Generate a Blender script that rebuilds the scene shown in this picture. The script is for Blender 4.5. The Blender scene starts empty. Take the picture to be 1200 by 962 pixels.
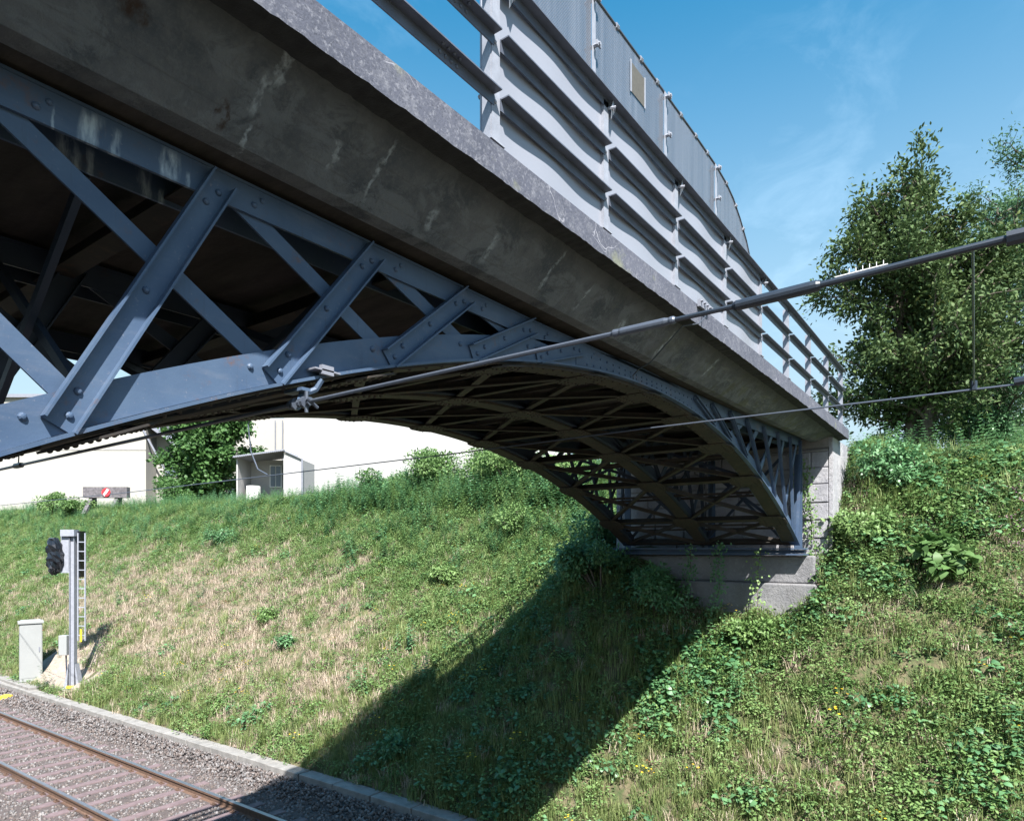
import bpy, math, random
import numpy as np
from mathutils import Vector, Matrix
S = bpy.context.scene
# ---------------------------------------------------------------- camera, world, sun, exposure
# world axes: X runs along the bridge, Y along the railway, Z up; the camera is the origin
cam = bpy.data.objects.new('camera', bpy.data.cameras.new('camera'))
S.collection.objects.link(cam); S.camera = cam
cam.data.sensor_width = 36; cam.data.sensor_fit = 'HORIZONTAL'
cam.data.lens = 36 * 775 / 1200
cam.data.shift_y = (642 - 481) / 1200
cam.data.clip_start = 0.05; cam.data.clip_end = 3000
fwd = Vector((.807, .5905, 0))
cam.rotation_euler = fwd.to_track_quat('-Z', 'Y').to_euler()
SUNV = Vector((-.9, -1.0, 1.65)).normalized()
W = bpy.data.worlds.new('World'); S.world = W; W.use_nodes = True
wt = W.node_tree; wt.nodes.clear()
def wn(t, **k):
    n = wt.nodes.new(t)
    for a, b in k.items(): setattr(n, a, b)
    return n
sky = wn('ShaderNodeTexSky', sky_type='NISHITA', sun_disc=False, sun_elevation=math.asin(SUNV.z),
         sun_rotation=math.atan2(SUNV.x, SUNV.y), air_density=1.0, dust_density=0.9, ozone_density=2.0)
hs = wn('ShaderNodeHueSaturation'); hs.inputs['Saturation'].default_value = 1.42; hs.inputs['Value'].default_value = 1.0
hs.inputs['Hue'].default_value = .477
tcw = wn('ShaderNodeTexCoord')
mpw = wn('ShaderNodeMapping'); mpw.inputs['Scale'].default_value = (1.0, 5.0, 9.0); mpw.inputs['Rotation'].default_value = (.5, .45, .75)
nzw = wn('ShaderNodeTexNoise'); nzw.inputs['Scale'].default_value = 1.3; nzw.inputs['Detail'].default_value = 9; nzw.inputs['Roughness'].default_value = .62
nzw.inputs['Distortion'].default_value = .7
nz2 = wn('ShaderNodeTexNoise'); nz2.inputs['Scale'].default_value = 2.2; nz2.inputs['Detail'].default_value = 2
mr1 = wn('ShaderNodeMapRange'); mr1.inputs[1].default_value = .5; mr1.inputs[2].default_value = .82
mr2 = wn('ShaderNodeMapRange'); mr2.inputs[1].default_value = .42; mr2.inputs[2].default_value = .68
mulw = wn('ShaderNodeMath', operation='MULTIPLY'); mulw2 = wn('ShaderNodeMath', operation='MULTIPLY'); mulw2.inputs[1].default_value = .30
mixw = wn('ShaderNodeMixRGB'); mixw.inputs[2].default_value = (4.6, 6.2, 7.6, 1)
bg = wn('ShaderNodeBackground'); bg.inputs['Strength'].default_value = .088
wo = wn('ShaderNodeOutputWorld')
L = wt.links.new
L(sky.outputs[0], hs.inputs['Color']); L(tcw.outputs['Generated'], mpw.inputs[0]); L(mpw.outputs[0], nzw.inputs[0])
L(tcw.outputs['Generated'], nz2.inputs[0]); L(nzw.outputs[0], mr1.inputs[0]); L(nz2.outputs[0], mr2.inputs[0])
L(mr1.outputs[0], mulw.inputs[0]); L(mr2.outputs[0], mulw.inputs[1]); L(mulw.outputs[0], mulw2.inputs[0])
sepw = wn('ShaderNodeSeparateXYZ'); mrh = wn('ShaderNodeMapRange', interpolation_type='SMOOTHSTEP'); mixh = wn('ShaderNodeMixRGB')
for i_, v_ in ((1, .05), (2, .72), (3, .92), (4, .0)): mrh.inputs[i_].default_value = v_
mixh.inputs[2].default_value = (2.7, 3.35, 3.7, 1)       # pale summer haze low over the horizon
L(tcw.outputs['Generated'], sepw.inputs[0]); L(sepw.outputs[2], mrh.inputs[0]); L(mrh.outputs[0], mixh.inputs[0]); L(hs.outputs[0], mixh.inputs[1])
L(mulw2.outputs[0], mixw.inputs[0]); L(mixh.outputs[0], mixw.inputs[1]); L(mixw.outputs[0], bg.inputs[0]); L(bg.outputs[0], wo.inputs[0])
sl = bpy.data.lights.new('sun', 'SUN'); sl.energy = 5.0; sl.angle = math.radians(.53); sl.color = (1, .965, .91)
sun = bpy.data.objects.new('sun', sl); S.collection.objects.link(sun)
sun.rotation_euler = (-SUNV).to_track_quat('-Z', 'Y').to_euler()
S.view_settings.view_transform = 'Standard'; S.view_settings.look = 'None'
S.view_settings.exposure = 1.5; S.view_settings.gamma = 1
S.cycles.use_denoising = True
S.cycles.max_bounces = 8; S.cycles.diffuse_bounces = 1; S.cycles.transparent_max_bounces = 16
rnd = random.Random(7); R = np.random.default_rng(11)
C = S.collection
# ---------------------------------------------------------------- materials
class NT:
    def __init__(s, name):
        s.m = bpy.data.materials.new(name); s.m.use_nodes = True; s.t = s.m.node_tree
        s.b = s.t.nodes['Principled BSDF']; s.out = s.t.nodes['Material Output']
    def n(s, t, ins=None, **k):
        x = s.t.nodes.new(t)
        for a, b in k.items(): setattr(x, a, b)
        for a, b in (ins or {}).items():
            if hasattr(b, 'is_output') or isinstance(b, bpy.types.NodeSocket): s.t.links.new(b, x.inputs[a])
            else: x.inputs[a].default_value = b
        return x
    def pos(s): return s.n('ShaderNodeNewGeometry').outputs['Position']
    def map(s, v, scale=(1, 1, 1), rot=(0, 0, 0), loc=(0, 0, 0)):
        return s.n('ShaderNodeMapping', {'Vector': v, 'Scale': scale, 'Rotation': rot, 'Location': loc}).outputs[0]
    def noise(s, v, sc, det=5, ro=.6, dist=0.):
        return s.n('ShaderNodeTexNoise', {'Vector': v, 'Scale': sc, 'Detail': det, 'Roughness': ro, 'Distortion': dist}).outputs[0]
    def mr(s, v, a, b, c=0., d=1.):
        return s.n('ShaderNodeMapRange', {0: v, 1: a, 2: b, 3: c, 4: d}).outputs[0]
    def mul(s, a, b, op='MULTIPLY'): return s.n('ShaderNodeMath', {0: a, 1: b}, operation=op).outputs[0]
    def mix(s, f, a, b, bt='MIX'):
        return s.n('ShaderNodeMixRGB', {0: f, 1: a if isinstance(a, bpy.types.NodeSocket) else (*a, 1), 2: b if isinstance(b, bpy.types.NodeSocket) else (*b, 1)}, blend_type=bt).outputs[0]
    def set(s, **k):
        for a, b in k.items():
            a = a.replace('_', ' ')
            if isinstance(b, bpy.types.NodeSocket): s.t.links.new(b, s.b.inputs[a])
            else: s.b.inputs[a].default_value = (*b, 1) if isinstance(b, tuple) and len(b) == 3 else b
        return s
    def bump(s, h, st=.3, d=.01):
        s.t.links.new(s.n('ShaderNodeBump', {'Height': h, 'Strength': st, 'Distance': d}).outputs[0], s.b.inputs['Normal']); return s
def simple(name, col, rough=.6, metal=0, var=.15, sc=6., bump=0.):
    m = NT(name); p = m.pos(); f = m.noise(p, sc, 6)
    c = m.mix(m.mr(f, .3, .7), tuple(x * (1 - var) for x in col), tuple(min(1, x * (1 + var)) for x in col))
    m.set(Base_Color=c, Roughness=rough, Metallic=metal)
    if bump: m.bump(m.noise(p, sc * 8, 5), bump, .01)
    return m.m
def streak(m, p, y0, y1, z0, z1, wob=.03):
    """mask of a run-off streak on a face that spans X (along) and Z: x-range y0..y1, z-range z0..z1"""
    sp = m.n('ShaderNodeSeparateXYZ', {0: p}); n = m.noise(m.map(p, (14, 14, 3.)), 1.0, 5)
    x = m.mul(sp.outputs[0], m.mul(m.mul(n, .5, 'SUBTRACT'), wob * 4), 'ADD')
    cx, hw = (y0 + y1) / 2, (y1 - y0) / 2
    a = m.mul(m.n('ShaderNodeMath', {0: m.mul(x, cx, 'SUBTRACT')}, operation='ABSOLUTE').outputs[0], 1 / hw)
    a = m.mr(a, .35, 1, 1, 0)
    b = m.mul(m.mr(sp.outputs[2], z0, z0 + (z1 - z0) * .25), m.mr(sp.outputs[2], z1 - (z1 - z0) * .2, z1, 1, 0))
    g = m.mr(m.noise(m.map(p, (30, 30, 8)), 1.0, 4), .36, .6)
    return m.mul(m.mul(a, b), g)
def mat_steel(name, chord=False, in_shade=False):
    m = NT(name); p = m.pos()
    base = m.mix(m.mr(m.noise(p, 2.2, 6), .3, .7), (.040, .070, .128), (.070, .108, .172))
    chalk = m.mr(m.noise(m.map(p, (1.2, 1.2, 5), (0, 0, 0)), 3, 8, .7), .52, .75)
    c = m.mix(m.mul(chalk, .35), base, (.14, .155, .195))
    spk = m.mr(m.noise(p, 60, 3), .64, .74); c = m.mix(m.mul(spk, .5), c, (.20, .20, .23))
    rust = m.mul(m.mr(m.noise(p, 5.5, 8, .72), .575, .69), m.mr(m.noise(p, 40, 4), .4, .6))
    c = m.mix(m.mul(rust, .65), c, (.13, .065, .035))
    drip = m.mr(m.noise(m.map(p, (26, 26, 1.6)), 1.0, 5, .7), .60, .74); c = m.mix(m.mul(drip, .4), c, (.035, .040, .050))
    if in_shade: c = m.mix(.72, c, (.018, .021, .028))  # inner ribs mixed toward black: shade under the deck painted into the steel
    if chord:
        for a in ((1.02, 1.10, 1.46, 1.62), (1.32, 1.38, 1.47, 1.62), (1.115, 1.16, 1.46, 1.6), (1.40, 1.43, 1.46, 1.56), (.93, .95, 1.46, 1.58)):
            c = m.mix(m.mul(streak(m, p, *a), .8), c, (.40, .48, .55))
    m.set(Base_Color=c, Roughness=.5, Metallic=0.0); m.b.inputs['Specular IOR Level'].default_value = .35
    m.bump(m.mul(m.noise(p, 25, 6), m.mul(m.noise(p, 140, 3), .4), 'ADD'), .22, .004)
    return m.m
def mat_rusty(name):
    m = NT(name); p = m.pos()
    base = m.mix(m.mr(m.noise(p, 3, 6), .35, .65), (.020, .017, .015), (.034, .027, .022))  # very dark brown base, rust patches come on top
    rust = m.mr(m.noise(p, 12, 8, .75), .52, .66); c = m.mix(m.mul(rust, .6), base, (.075, .045, .025))
    m.set(Base_Color=c, Roughness=.75); m.bump(m.noise(p, 50, 6), .35, .004)
    return m.m
def mat_coping():
    m = NT('coping_concrete'); p = m.pos()
    c = m.mix(m.mr(m.noise(p, 1.6, 6), .3, .7), (.054, .060, .084), (.092, .098, .130))
    pale = m.mr(m.noise(p, 9, 9, .78, .6), .50, .62); c = m.mix(m.mul(pale, .55), c, (.15, .155, .18))
    v = m.n('ShaderNodeTexVoronoi', {'Vector': p, 'Scale': 62.}).outputs['Distance']
    c = m.mix(m.mr(v, .06, .30, .85, 0), c, (.030, .033, .045))
    grain = m.mr(m.noise(p, 55, 5, .7), .54, .64); c = m.mix(m.mul(grain, .6), c, (.20, .205, .235))
    line = m.n('ShaderNodeTexVoronoi', {'Vector': m.mix(.12, p, m.n('ShaderNodeTexNoise', {'Vector': p, 'Scale': 6.}).outputs[1]), 'Scale': 4.}, feature='DISTANCE_TO_EDGE').outputs[0]
    c = m.mix(m.mul(m.mr(line, .0, .012, 1, 0), m.mr(m.noise(p, 2.5, 3), .5, .6)), c, (.36, .36, .40))
    moss = m.mr(m.noise(p, 3.3, 6), .63, .72); c = m.mix(m.mul(moss, .4), c, (.240, .255, .135))
    sp = m.n('ShaderNodeSeparateXYZ', {0: p})
    m.set(Base_Color=c, Roughness=.92); m.bump(m.mul(m.noise(p, 60, 8, .7), m.mul(v, .5), 'ADD'), .45, .005)
    return m.m
def mat_fascia():
    m = NT('fascia_concrete'); p = m.pos()
    c = m.mix(m.mr(m.noise(p, 2.6, 9, .66), .42, .58), (.056, .066, .078), (.112, .120, .130))
    gp = m.mr(m.noise(m.map(p, (1, 1, 1.7)), 3.6, 10, .72, .9), .50, .57); c = m.mix(m.mul(gp, .7), c, (.145, .160, .175))
    fg = m.mr(m.noise(p, 48, 6, .7), .5, .62); c = m.mix(m.mul(fg, .35), c, (.140, .147, .147))
    drk = m.mr(m.noise(m.map(p, (1, 1, 1.3), (0, 0, 0), (3, 1, 5)), 1.7, 6), .55, .70); c = m.mix(m.mul(drk, .55), c, (.040, .045, .050))
    # pale diagonal run-off strokes toward the far end
    dg = m.noise(m.map(p, (2.2, 2.2, 15), (0, .75, 0)), 1.6, 6, .7)
    sp = m.n('ShaderNodeSeparateXYZ', {0: p})
    c = m.mix(m.mul(m.mul(m.mr(dg, .56, .66), m.mr(sp.outputs[0], 3.5, 7.5)), .7), c, (.20, .21, .19))
    ol = m.mul(m.mr(m.noise(p, 4.5, 5), .5, .62), m.mr(sp.outputs[0], 4, 8)); c = m.mix(m.mul(ol, .6), c, (.085, .09, .04))
    # darker towards the top edge, board joints
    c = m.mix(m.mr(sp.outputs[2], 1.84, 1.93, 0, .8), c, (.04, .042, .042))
    bj = m.mr(m.n('ShaderNodeMath', {0: m.mul(m.mul(sp.outputs[2], 11), .2, 'ADD')}, operation='FRACT').outputs[0], 0, .05, 1, 0)
    c = m.mix(m.mul(bj, .12), c, (.05, .05, .05))
    for a in ((1.54, 1.585, 1.80, 1.96), (1.50, 1.54, 1.72, 1.86), (1.90, 1.93, 1.70, 1.80), (2.55, 2.60, 1.69, 1.79), (3.02, 3.10, 1.68, 1.83), (.62, .65, 1.66, 1.80), (2.14, 2.17, 1.66, 1.9), (3.62, 3.66, 1.7, 1.92), (4.1, 4.13, 1.7, 1.86), (5.5, 5.56, 1.7, 1.9), (6.6, 6.65, 1.74, 1.92), (1.52, 1.545, 1.60, 1.72), (4.7, 4.8, 1.68, 1.82)):
        c = m.mix(m.mul(streak(m, p, *a), .75), c, (.34, .39, .42))
    for a in ((1.40, 1.45, 1.645, 1.74), (.98, 1.10, 1.77, 1.83)):
        c = m.mix(m.mul(streak(m, p, *a, wob=.06), 1.), c, (.035, .02, .014))
    m.set(Base_Color=c, Roughness=.9)
    m.bump(m.mul(m.noise(p, 24, 10, .76), m.mul(bj, -.15), 'ADD'), .9, .014)
    return m.m
def mat_masonry(name='abutment_stone', k=1.):
    m = NT(name); p = m.pos()
    c = m.mix(m.mr(m.noise(p, 2.0, 7), .35, .65), (.263, .263, .293), (.405, .400, .417))
    s = m.mr(m.noise(m.map(p, (5, 5, .8)), 1.2, 6), .5, .7); c = m.mix(m.mul(s, .55), c, (.281, .273, .281))
    c = m.mix(m.mul(m.mr(m.noise(p, 14, 8, .7), .55, .68), .5), c, (.527, .520, .539))
    c = m.mix(1 - k, c, (.03, .032, .03)); m.set(Base_Color=c, Roughness=.9); m.bump(m.noise(p, 16, 9, .7), .8, .03)  # lower k darkens the stone: shade painted into the plinth colour
    return m.m
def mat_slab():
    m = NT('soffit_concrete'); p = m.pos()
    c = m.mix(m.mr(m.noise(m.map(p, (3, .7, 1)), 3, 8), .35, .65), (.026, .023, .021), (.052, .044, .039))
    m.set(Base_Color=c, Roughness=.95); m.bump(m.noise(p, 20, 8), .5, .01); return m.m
def mat_ground():
    m = NT('embankment_soil'); p = m.pos()
    c = m.mix(m.mr(m.noise(p, 1.2, 8), .35, .65), (.075, .070, .035), (.17, .14, .085))
    c = m.mix(m.mr(m.noise(p, 7, 8), .45, .62), c, (.05, .075, .025))
    m.set(Base_Color=c, Roughness=1.); m.bump(m.noise(p, 12, 8, .7), .8, .05); return m.m
def mat_leaf(name, cols, trans=.35, locvar=1.0, rough=.5, shadeattr=True, spec=.3):
    """cols: list of colours picked by instance random / leaf attribute"""
    m = NT(name)
    oi = m.n('ShaderNodeObjectInfo'); at = m.n('ShaderNodeAttribute', attribute_name='rnd')
    loc = m.n('ShaderNodeNewGeometry').outputs['Position']
    f = m.mul(m.mul(oi.outputs['Random'], .45), m.mul(at.outputs['Fac'], .55), 'ADD')
    r = m.n('ShaderNodeValToRGB', {0: f}); cr = r.color_ramp
    k = len(cols)
    while len(cr.elements) < k: cr.elements.new(.5)
    for i, col in enumerate(cols):
        cr.elements[i].position = i / (k - 1) if k > 1 else 0; cr.elements[i].color = (*col, 1)
    big = m.noise(loc, .8, 3); c = m.mix(m.mul(m.mr(big, .35, .65), .35 * locvar), r.outputs[0], tuple(x * 1.0 for x in cols[-1]))
    m.set(Base_Color=c, Roughness=rough); m.b.inputs['Specular IOR Level'].default_value = spec
    tr = m.n('ShaderNodeBsdfTranslucent', {0: m.mix(.5, c, (.30, .42, .06), 'MULTIPLY') if False else c})
    mx = m.n('ShaderNodeMixShader', {0: trans, 1: m.b.outputs[0], 2: tr.outputs[0]})
    m.t.links.new(mx.outputs[0], m.out.inputs[0])
    return m.m
M = dict(
    steel=mat_steel('blue_grey_paint'), chord=mat_steel('blue_grey_paint_stained', True), steel_shade=mat_steel('shaded_blue_grey_paint', False, True), rusty=mat_rusty('dark_brown_steel'),
    coping=mat_coping(), fascia=mat_fascia(), stone=mat_masonry(), plinth=mat_masonry('shaded_plinth_stone', .55), slab=mat_slab(), ground=mat_ground(),
    galv=simple('galvanised_steel', (.264, .278, .321), .413, .0, .14, 14, .1), rail_paint=simple('grey_rail_paint', (.085, .097, .13), .5, 0, .2, 9, .1),
    sheet=simple('pale_sheet_metal', (.256, .267, .310), .310, 0, .025, 3),
    asphalt=simple('asphalt', (.055, .055, .057), .95, 0, .2, 30, .4),
    railsteel=simple('rusty_rail_side', (.11, .065, .045), .8, 0, .25, 20, .3), polished=simple('worn_rail_head', (.36, .37, .42), .32, .85, .12, 12),
    sleeper=simple('brown_steel_sleeper', (.145, .105, .11), .85, 0, .25, 8, .4), conc=simple('pale_concrete', (.225, .215, .205), .720, 0, .256, 5, .5),
    sand=simple('dug_sand', (.270, .225, .188), 1, 0, .2, 9, .7), cable=simple('dark_cable', (.055, .065, .085), .42, 0, .2, 12),
    wire=simple('bare_wire', (.075, .09, .12), .45, .2, .1, 20), insul=simple('grey_sleeve', (.020, .028, .042), .4, 0, .15, 12),
    bark=simple('tree_bark', (.10, .082, .065), .95, 0, .35, 9, .8), cream=simple('cream_render', (.34, .33, .305), .9, 0, .025, 1.5),
    white=simple('white_render', (.37, .365, .365), .9, 0, .02, 1.0), whitecab=simple('pale_cabinet_paint', (.29, .30, .30), .5, 0, .03, 3),
    glass=simple('dark_window_glass', (.10, .13, .17), .1, 0, .1, 1), bluesh=simple('blue_grey_door', (.22, .27, .36), .5, 0, .05, 3),
    corr=simple('corrugated_roof_sheet', (.20, .21, .25), .6, 0, .1, 4), bag=simple('black_plastic_bag', (.010, .012, .016), .16, 0, .2, 9),
    wood=simple('weathered_dark_timber', (.115, .105, .115), .95, 0, .45, 7, .6), red=simple('red_paint', (.62, .03, .04), .5, 0, .05, 3),
    wpaint=simple('white_paint', (.8, .8, .8), .5, 0, .03, 3), yellow=simple('yellow_paint', (.80, .52, .04), .5, 0, .06, 9),
    tan=simple('tan_tape', (.085, .080, .068), .7, 0, .15, 30), quartz=simple('pale_rubble', (.42, .40, .38), .95, 0, .3, 11, .8))
M['soffit_shade'] = simple('shaded_coping_concrete', (.022, .023, .024), .95, 0, .4, 12, .5)  # coping underside: shade below the overhang put into the colour
# mesh screen: fine woven wire, see-through between the wires
def mat_screen():
    m = NT('fine_wire_screen'); p = m.pos(); sp = m.n('ShaderNodeSeparateXYZ', {0: p})
    def tri(v, per):
        f = m.n('ShaderNodeMath', {0: m.mul(v, 1 / per)}, operation='FRACT').outputs[0]
        return m.n('ShaderNodeMath', {0: m.mul(f, .5, 'SUBTRACT')}, operation='ABSOLUTE').outputs[0]
    a = m.mul(m.mul(sp.outputs[0], .8), m.mul(sp.outputs[2], .6), 'ADD'); b = m.mul(m.mul(sp.outputs[0], .8), m.mul(sp.outputs[2], .6), 'SUBTRACT')
    ma = m.mul(tri(a, .013), .30, 'GREATER_THAN'); mb = m.mul(tri(b, .013), .30, 'GREATER_THAN')
    k = m.mul(ma, mb, 'MAXIMUM'); k = m.mul(m.mul(k, .34), .40, 'ADD')
    st = m.noise(m.map(p, (16, 16, .5)), 1.0, 5)
    c = m.mix(m.mr(st, .35, .7), (.104, .120, .152), (.160, .176, .212))
    m.set(Base_Color=c, Roughness=.55)
    tr = m.n('ShaderNodeBsdfTransparent'); mx = m.n('ShaderNodeMixShader', {0: k, 1: tr.outputs[0], 2: m.b.outputs[0]})
    m.t.links.new(mx.outputs[0], m.out.inputs[0]); return m.m
M['screen'] = mat_screen()
def mat_stone():
    m = NT('ballast_stone'); oi = m.n('ShaderNodeObjectInfo')
    r = m.n('ShaderNodeValToRGB', {0: oi.outputs['Random']}); cr = r.color_ramp
    cols = [(.050, .046, .046), (.095, .085, .083), (.140, .108, .096), (.120, .115, .118), (.225, .210, .208), (.090, .070, .062)]
    while len(cr.elements) < len(cols): cr.elements.new(.5)
    for i, col in enumerate(cols): cr.elements[i].position = i / 5; cr.elements[i].color = (*col, 1)
    m.set(Base_Color=r.outputs[0], Roughness=.95); return m.m
M['ballast'] = mat_stone()
M['ballast_bed'] = simple('ballast_bed', (.091, .073, .070), 1, 0, .280, 28, 1.)
M['grassA'] = mat_leaf('grass_green', [(.080, .135, .040), (.135, .195, .060), (.205, .265, .090), (.30, .33, .15)], .3)
M['grassD'] = mat_leaf('grass_dry', [(.30, .26, .18), (.42, .34, .25), (.52, .42, .34), (.56, .47, .40)], .25, .3)
M['weed'] = mat_leaf('weed_leaf', [(.052, .122, .038), (.095, .185, .055), (.16, .27, .085), (.26, .36, .145)], .32, rough=.5, spec=.3)
M['weedD'] = mat_leaf('dark_weed_leaf', [(.036, .111, .052), (.065, .169, .075), (.111, .247, .104), (.195, .351, .156)], .3, rough=.42, spec=.5)
M['flower'] = mat_leaf('yellow_petal', [(.75, .50, .03), (.85, .62, .05)], .2, .2)
M['pink'] = mat_leaf('pink_petal', [(.55, .20, .42), (.65, .35, .55)], .2, .2)
M['brownleaf'] = mat_leaf('withered_leaf', [(.10, .045, .022), (.20, .09, .04), (.30, .18, .09)], .15, .3)
M['treeA'] = mat_leaf('glossy_tree_leaf', [(.020, .038, .016), (.034, .062, .024), (.058, .098, .036), (.090, .140, .052), (.12, .165, .06), (.58, .43, .05)], .2, 0, .6, True, .2)
for e_, p_ in zip([x for x in M['treeA'].node_tree.nodes if x.type == 'VALTORGB'][0].color_ramp.elements, (0, .25, .5, .72, .86, .94)): e_.position = p_
M['treeB'] = mat_leaf('fine_tree_leaf', [(.041, .095, .047), (.068, .149, .068), (.108, .203, .081), (.149, .243, .108)], .35, .4)
M['treeC'] = mat_leaf('bright_tree_leaf', [(.035, .095, .030), (.060, .14, .042), (.10, .20, .06), (.16, .26, .09)], .35, .5)
M['bluebush'] = mat_leaf('blue_green_leaf', [(.10, .15, .11), (.16, .22, .18), (.24, .30, .27)], .3, .5)
# ---------------------------------------------------------------- helpers
def tag(o, label=None, cat=None, group=None, kind=None):
    if label: o['label'] = label
    if cat: o['category'] = cat
    if group: o['group'] = group
    if kind: o['kind'] = kind
    return o
def empty(name, loc, label, cat, group=None):
    o = bpy.data.objects.new(name, None); o.empty_display_size = .2; o.location = loc; C.objects.link(o)
    return tag(o, label, cat, group)
def camb(u): return .025 - .0011 * (u - 7) ** 2
class MB:
    def __init__(s): s.v = []; s.f = []
    def add(s, vs, fs):
        n = len(s.v); s.v += [tuple(x) for x in vs]; s.f += [tuple(i + n for i in f) for f in fs]; return s
    def box(s, x0, x1, y0, y1, z0, z1, cm=False):
        c = (camb(x0), camb(x1)) if cm else (0, 0)
        return s.add([(x, y, z + c[i]) for z in (z0, z1) for y in (y0, y1) for i, x in enumerate((x0, x1))],
                     [(0, 2, 3, 1), (4, 5, 7, 6), (0, 1, 5, 4), (2, 6, 7, 3), (0, 4, 6, 2), (1, 3, 7, 5)])
    def bar(s, a, b, w, h, up=(0, 0, 1), ow=0, oh=0):
        """bar a-b; w across (side axis), h along the 'up' axis; ow/oh shift the section"""
        a, b = Vector(a), Vector(b); d = (b - a).normalized(); u = Vector(up); sd = d.cross(u).normalized(); u2 = sd.cross(d).normalized()
        vs = []
        for p in (a, b):
            for i, j in ((-1, -1), (1, -1), (1, 1), (-1, 1)): vs.append(p + sd * (w / 2 * i + ow) + u2 * (h / 2 * j + oh))
        return s.add(vs, [(0, 1, 2, 3), (7, 6, 5, 4), (0, 4, 5, 1), (1, 5, 6, 2), (2, 6, 7, 3), (3, 7, 4, 0)])
    def tube(s, pts, r, seg=8, cap=True):
        pts = [Vector(p) for p in pts]; n = len(pts); rs = r if isinstance(r, (list, tuple)) else [r] * n
        vs = []; fs = []; ref = None
        for i, p in enumerate(pts):
            d = (pts[min(i + 1, n - 1)] - pts[max(i - 1, 0)]).normalized()
            if ref is None: ref = Vector((0, 0, 1)) if abs(d.z) < .9 else Vector((1, 0, 0))
            a = d.cross(ref).normalized(); b = a.cross(d).normalized(); ref = b
            for k in range(seg):
                t = 2 * math.pi * k / seg; vs.append(p + (a * math.cos(t) + b * math.sin(t)) * rs[i])
        for i in range(n - 1):
            for k in range(seg):
                k2 = (k + 1) % seg; fs.append((i * seg + k, i * seg + k2, (i + 1) * seg + k2, (i + 1) * seg + k))
        if cap: fs.append(tuple(range(seg))[::-1]); fs.append(tuple((n - 1) * seg + k for k in range(seg)))
        return s.add(vs, fs)
    def loft(s, secs, closed=True, cap=True):
        n = len(secs[0]); vs = [p for sec in secs for p in sec]; fs = []
        for i in range(len(secs) - 1):
            for k in range(n if closed else n - 1):
                k2 = (k + 1) % n; fs.append((i * n + k, (i + 1) * n + k, (i + 1) * n + k2, i * n + k2))
        if cap and closed: fs.append(tuple(range(n))); fs.append(tuple((len(secs) - 1) * n + k for k in range(n))[::-1])
        return s.add(vs, fs)
    def rivet(s, p, nrm, r=.014):
        p = Vector(p); nn = Vector(nrm).normalized(); a = nn.orthogonal().normalized(); b = nn.cross(a)
        vs = []; fs = []
        for j, (rr, hh) in enumerate(((1, 0), (.86, .42), (.5, .72))):
            for k in range(8):
                t = math.pi / 4 * k; vs.append(p + (a * math.cos(t) + b * math.sin(t)) * r * rr + nn * r * hh)
        vs.append(p + nn * r * .82)
        for j in range(2):
            for k in range(8): k2 = (k + 1) % 8; fs.append((j * 8 + k, j * 8 + k2, j * 8 + 8 + k2, j * 8 + 8 + k))
        for k in range(8): fs.append((16 + k, 16 + (k + 1) % 8, 24))
        return s.add(vs, fs)
    def prism(s, poly, axis, a, b):
        """poly of 2D points extruded along axis ('x','y','z') from a to b"""
        def P(q, t): return (t, *q) if axis == 'x' else ((q[0], t, q[1]) if axis == 'y' else (*q, t))
        return s.loft([[P(q, a) for q in poly], [P(q, b) for q in poly]])
    def build(s, name, mat, parent=None, smooth=False, org=None):
        o0 = Vector(org) if org is not None else (Vector((0, 0, 0)))
        pl = Vector((0, 0, 0)); q = parent
        while q is not None: pl += q.location; q = q.parent
        if org is None: base = pl
        else: base = o0
        me = bpy.data.meshes.new(name); me.from_pydata([tuple(Vector(v) - base) for v in s.v], [], s.f)
        if isinstance(mat, (list, tuple)):
            for x in mat: me.materials.append(x)
        else: me.materials.append(mat)
        me.validate(); me.update()
        import bmesh
        bm = bmesh.new(); bm.from_mesh(me); bmesh.ops.recalc_face_normals(bm, faces=bm.faces); bm.to_mesh(me); bm.free()
        if smooth: me.shade_smooth()
        o = bpy.data.objects.new(name, me); C.objects.link(o)
        o.location = base - pl
        if parent is not None: o.parent = parent
        return o
def bevel(o, w=.004, seg=2):
    m = o.modifiers.new('bevel', 'BEVEL'); m.width = w; m.segments = seg; m.limit_method = 'ANGLE'; m.angle_limit = math.radians(40); return o
def npmesh(name, V, F, mat, rn=None, smooth=False):
    """V (n,3), F (m,k) numpy; rn per-vertex attribute"""
    me = bpy.data.meshes.new(name); k = F.shape[1]
    me.vertices.add(len(V)); me.vertices.foreach_set('co', V.astype(np.float32).ravel())
    me.loops.add(F.size); me.loops.foreach_set('vertex_index', F.astype(np.int32).ravel())
    me.polygons.add(len(F)); me.polygons.foreach_set('loop_start', np.arange(0, F.size, k, dtype=np.int32))
    me.update(calc_edges=True); me.materials.append(mat)
    if rn is not None:
        a = me.attributes.new('rnd', 'FLOAT', 'POINT'); a.data.foreach_set('value', rn.astype(np.float32))
    if smooth: me.shade_smooth()
    return me
def link(name, me, parent=None, loc=(0, 0, 0)):
    o = bpy.data.objects.new(name, me); o.location = loc; C.objects.link(o)
    if parent is not None: o.parent = parent
    return o
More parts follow.
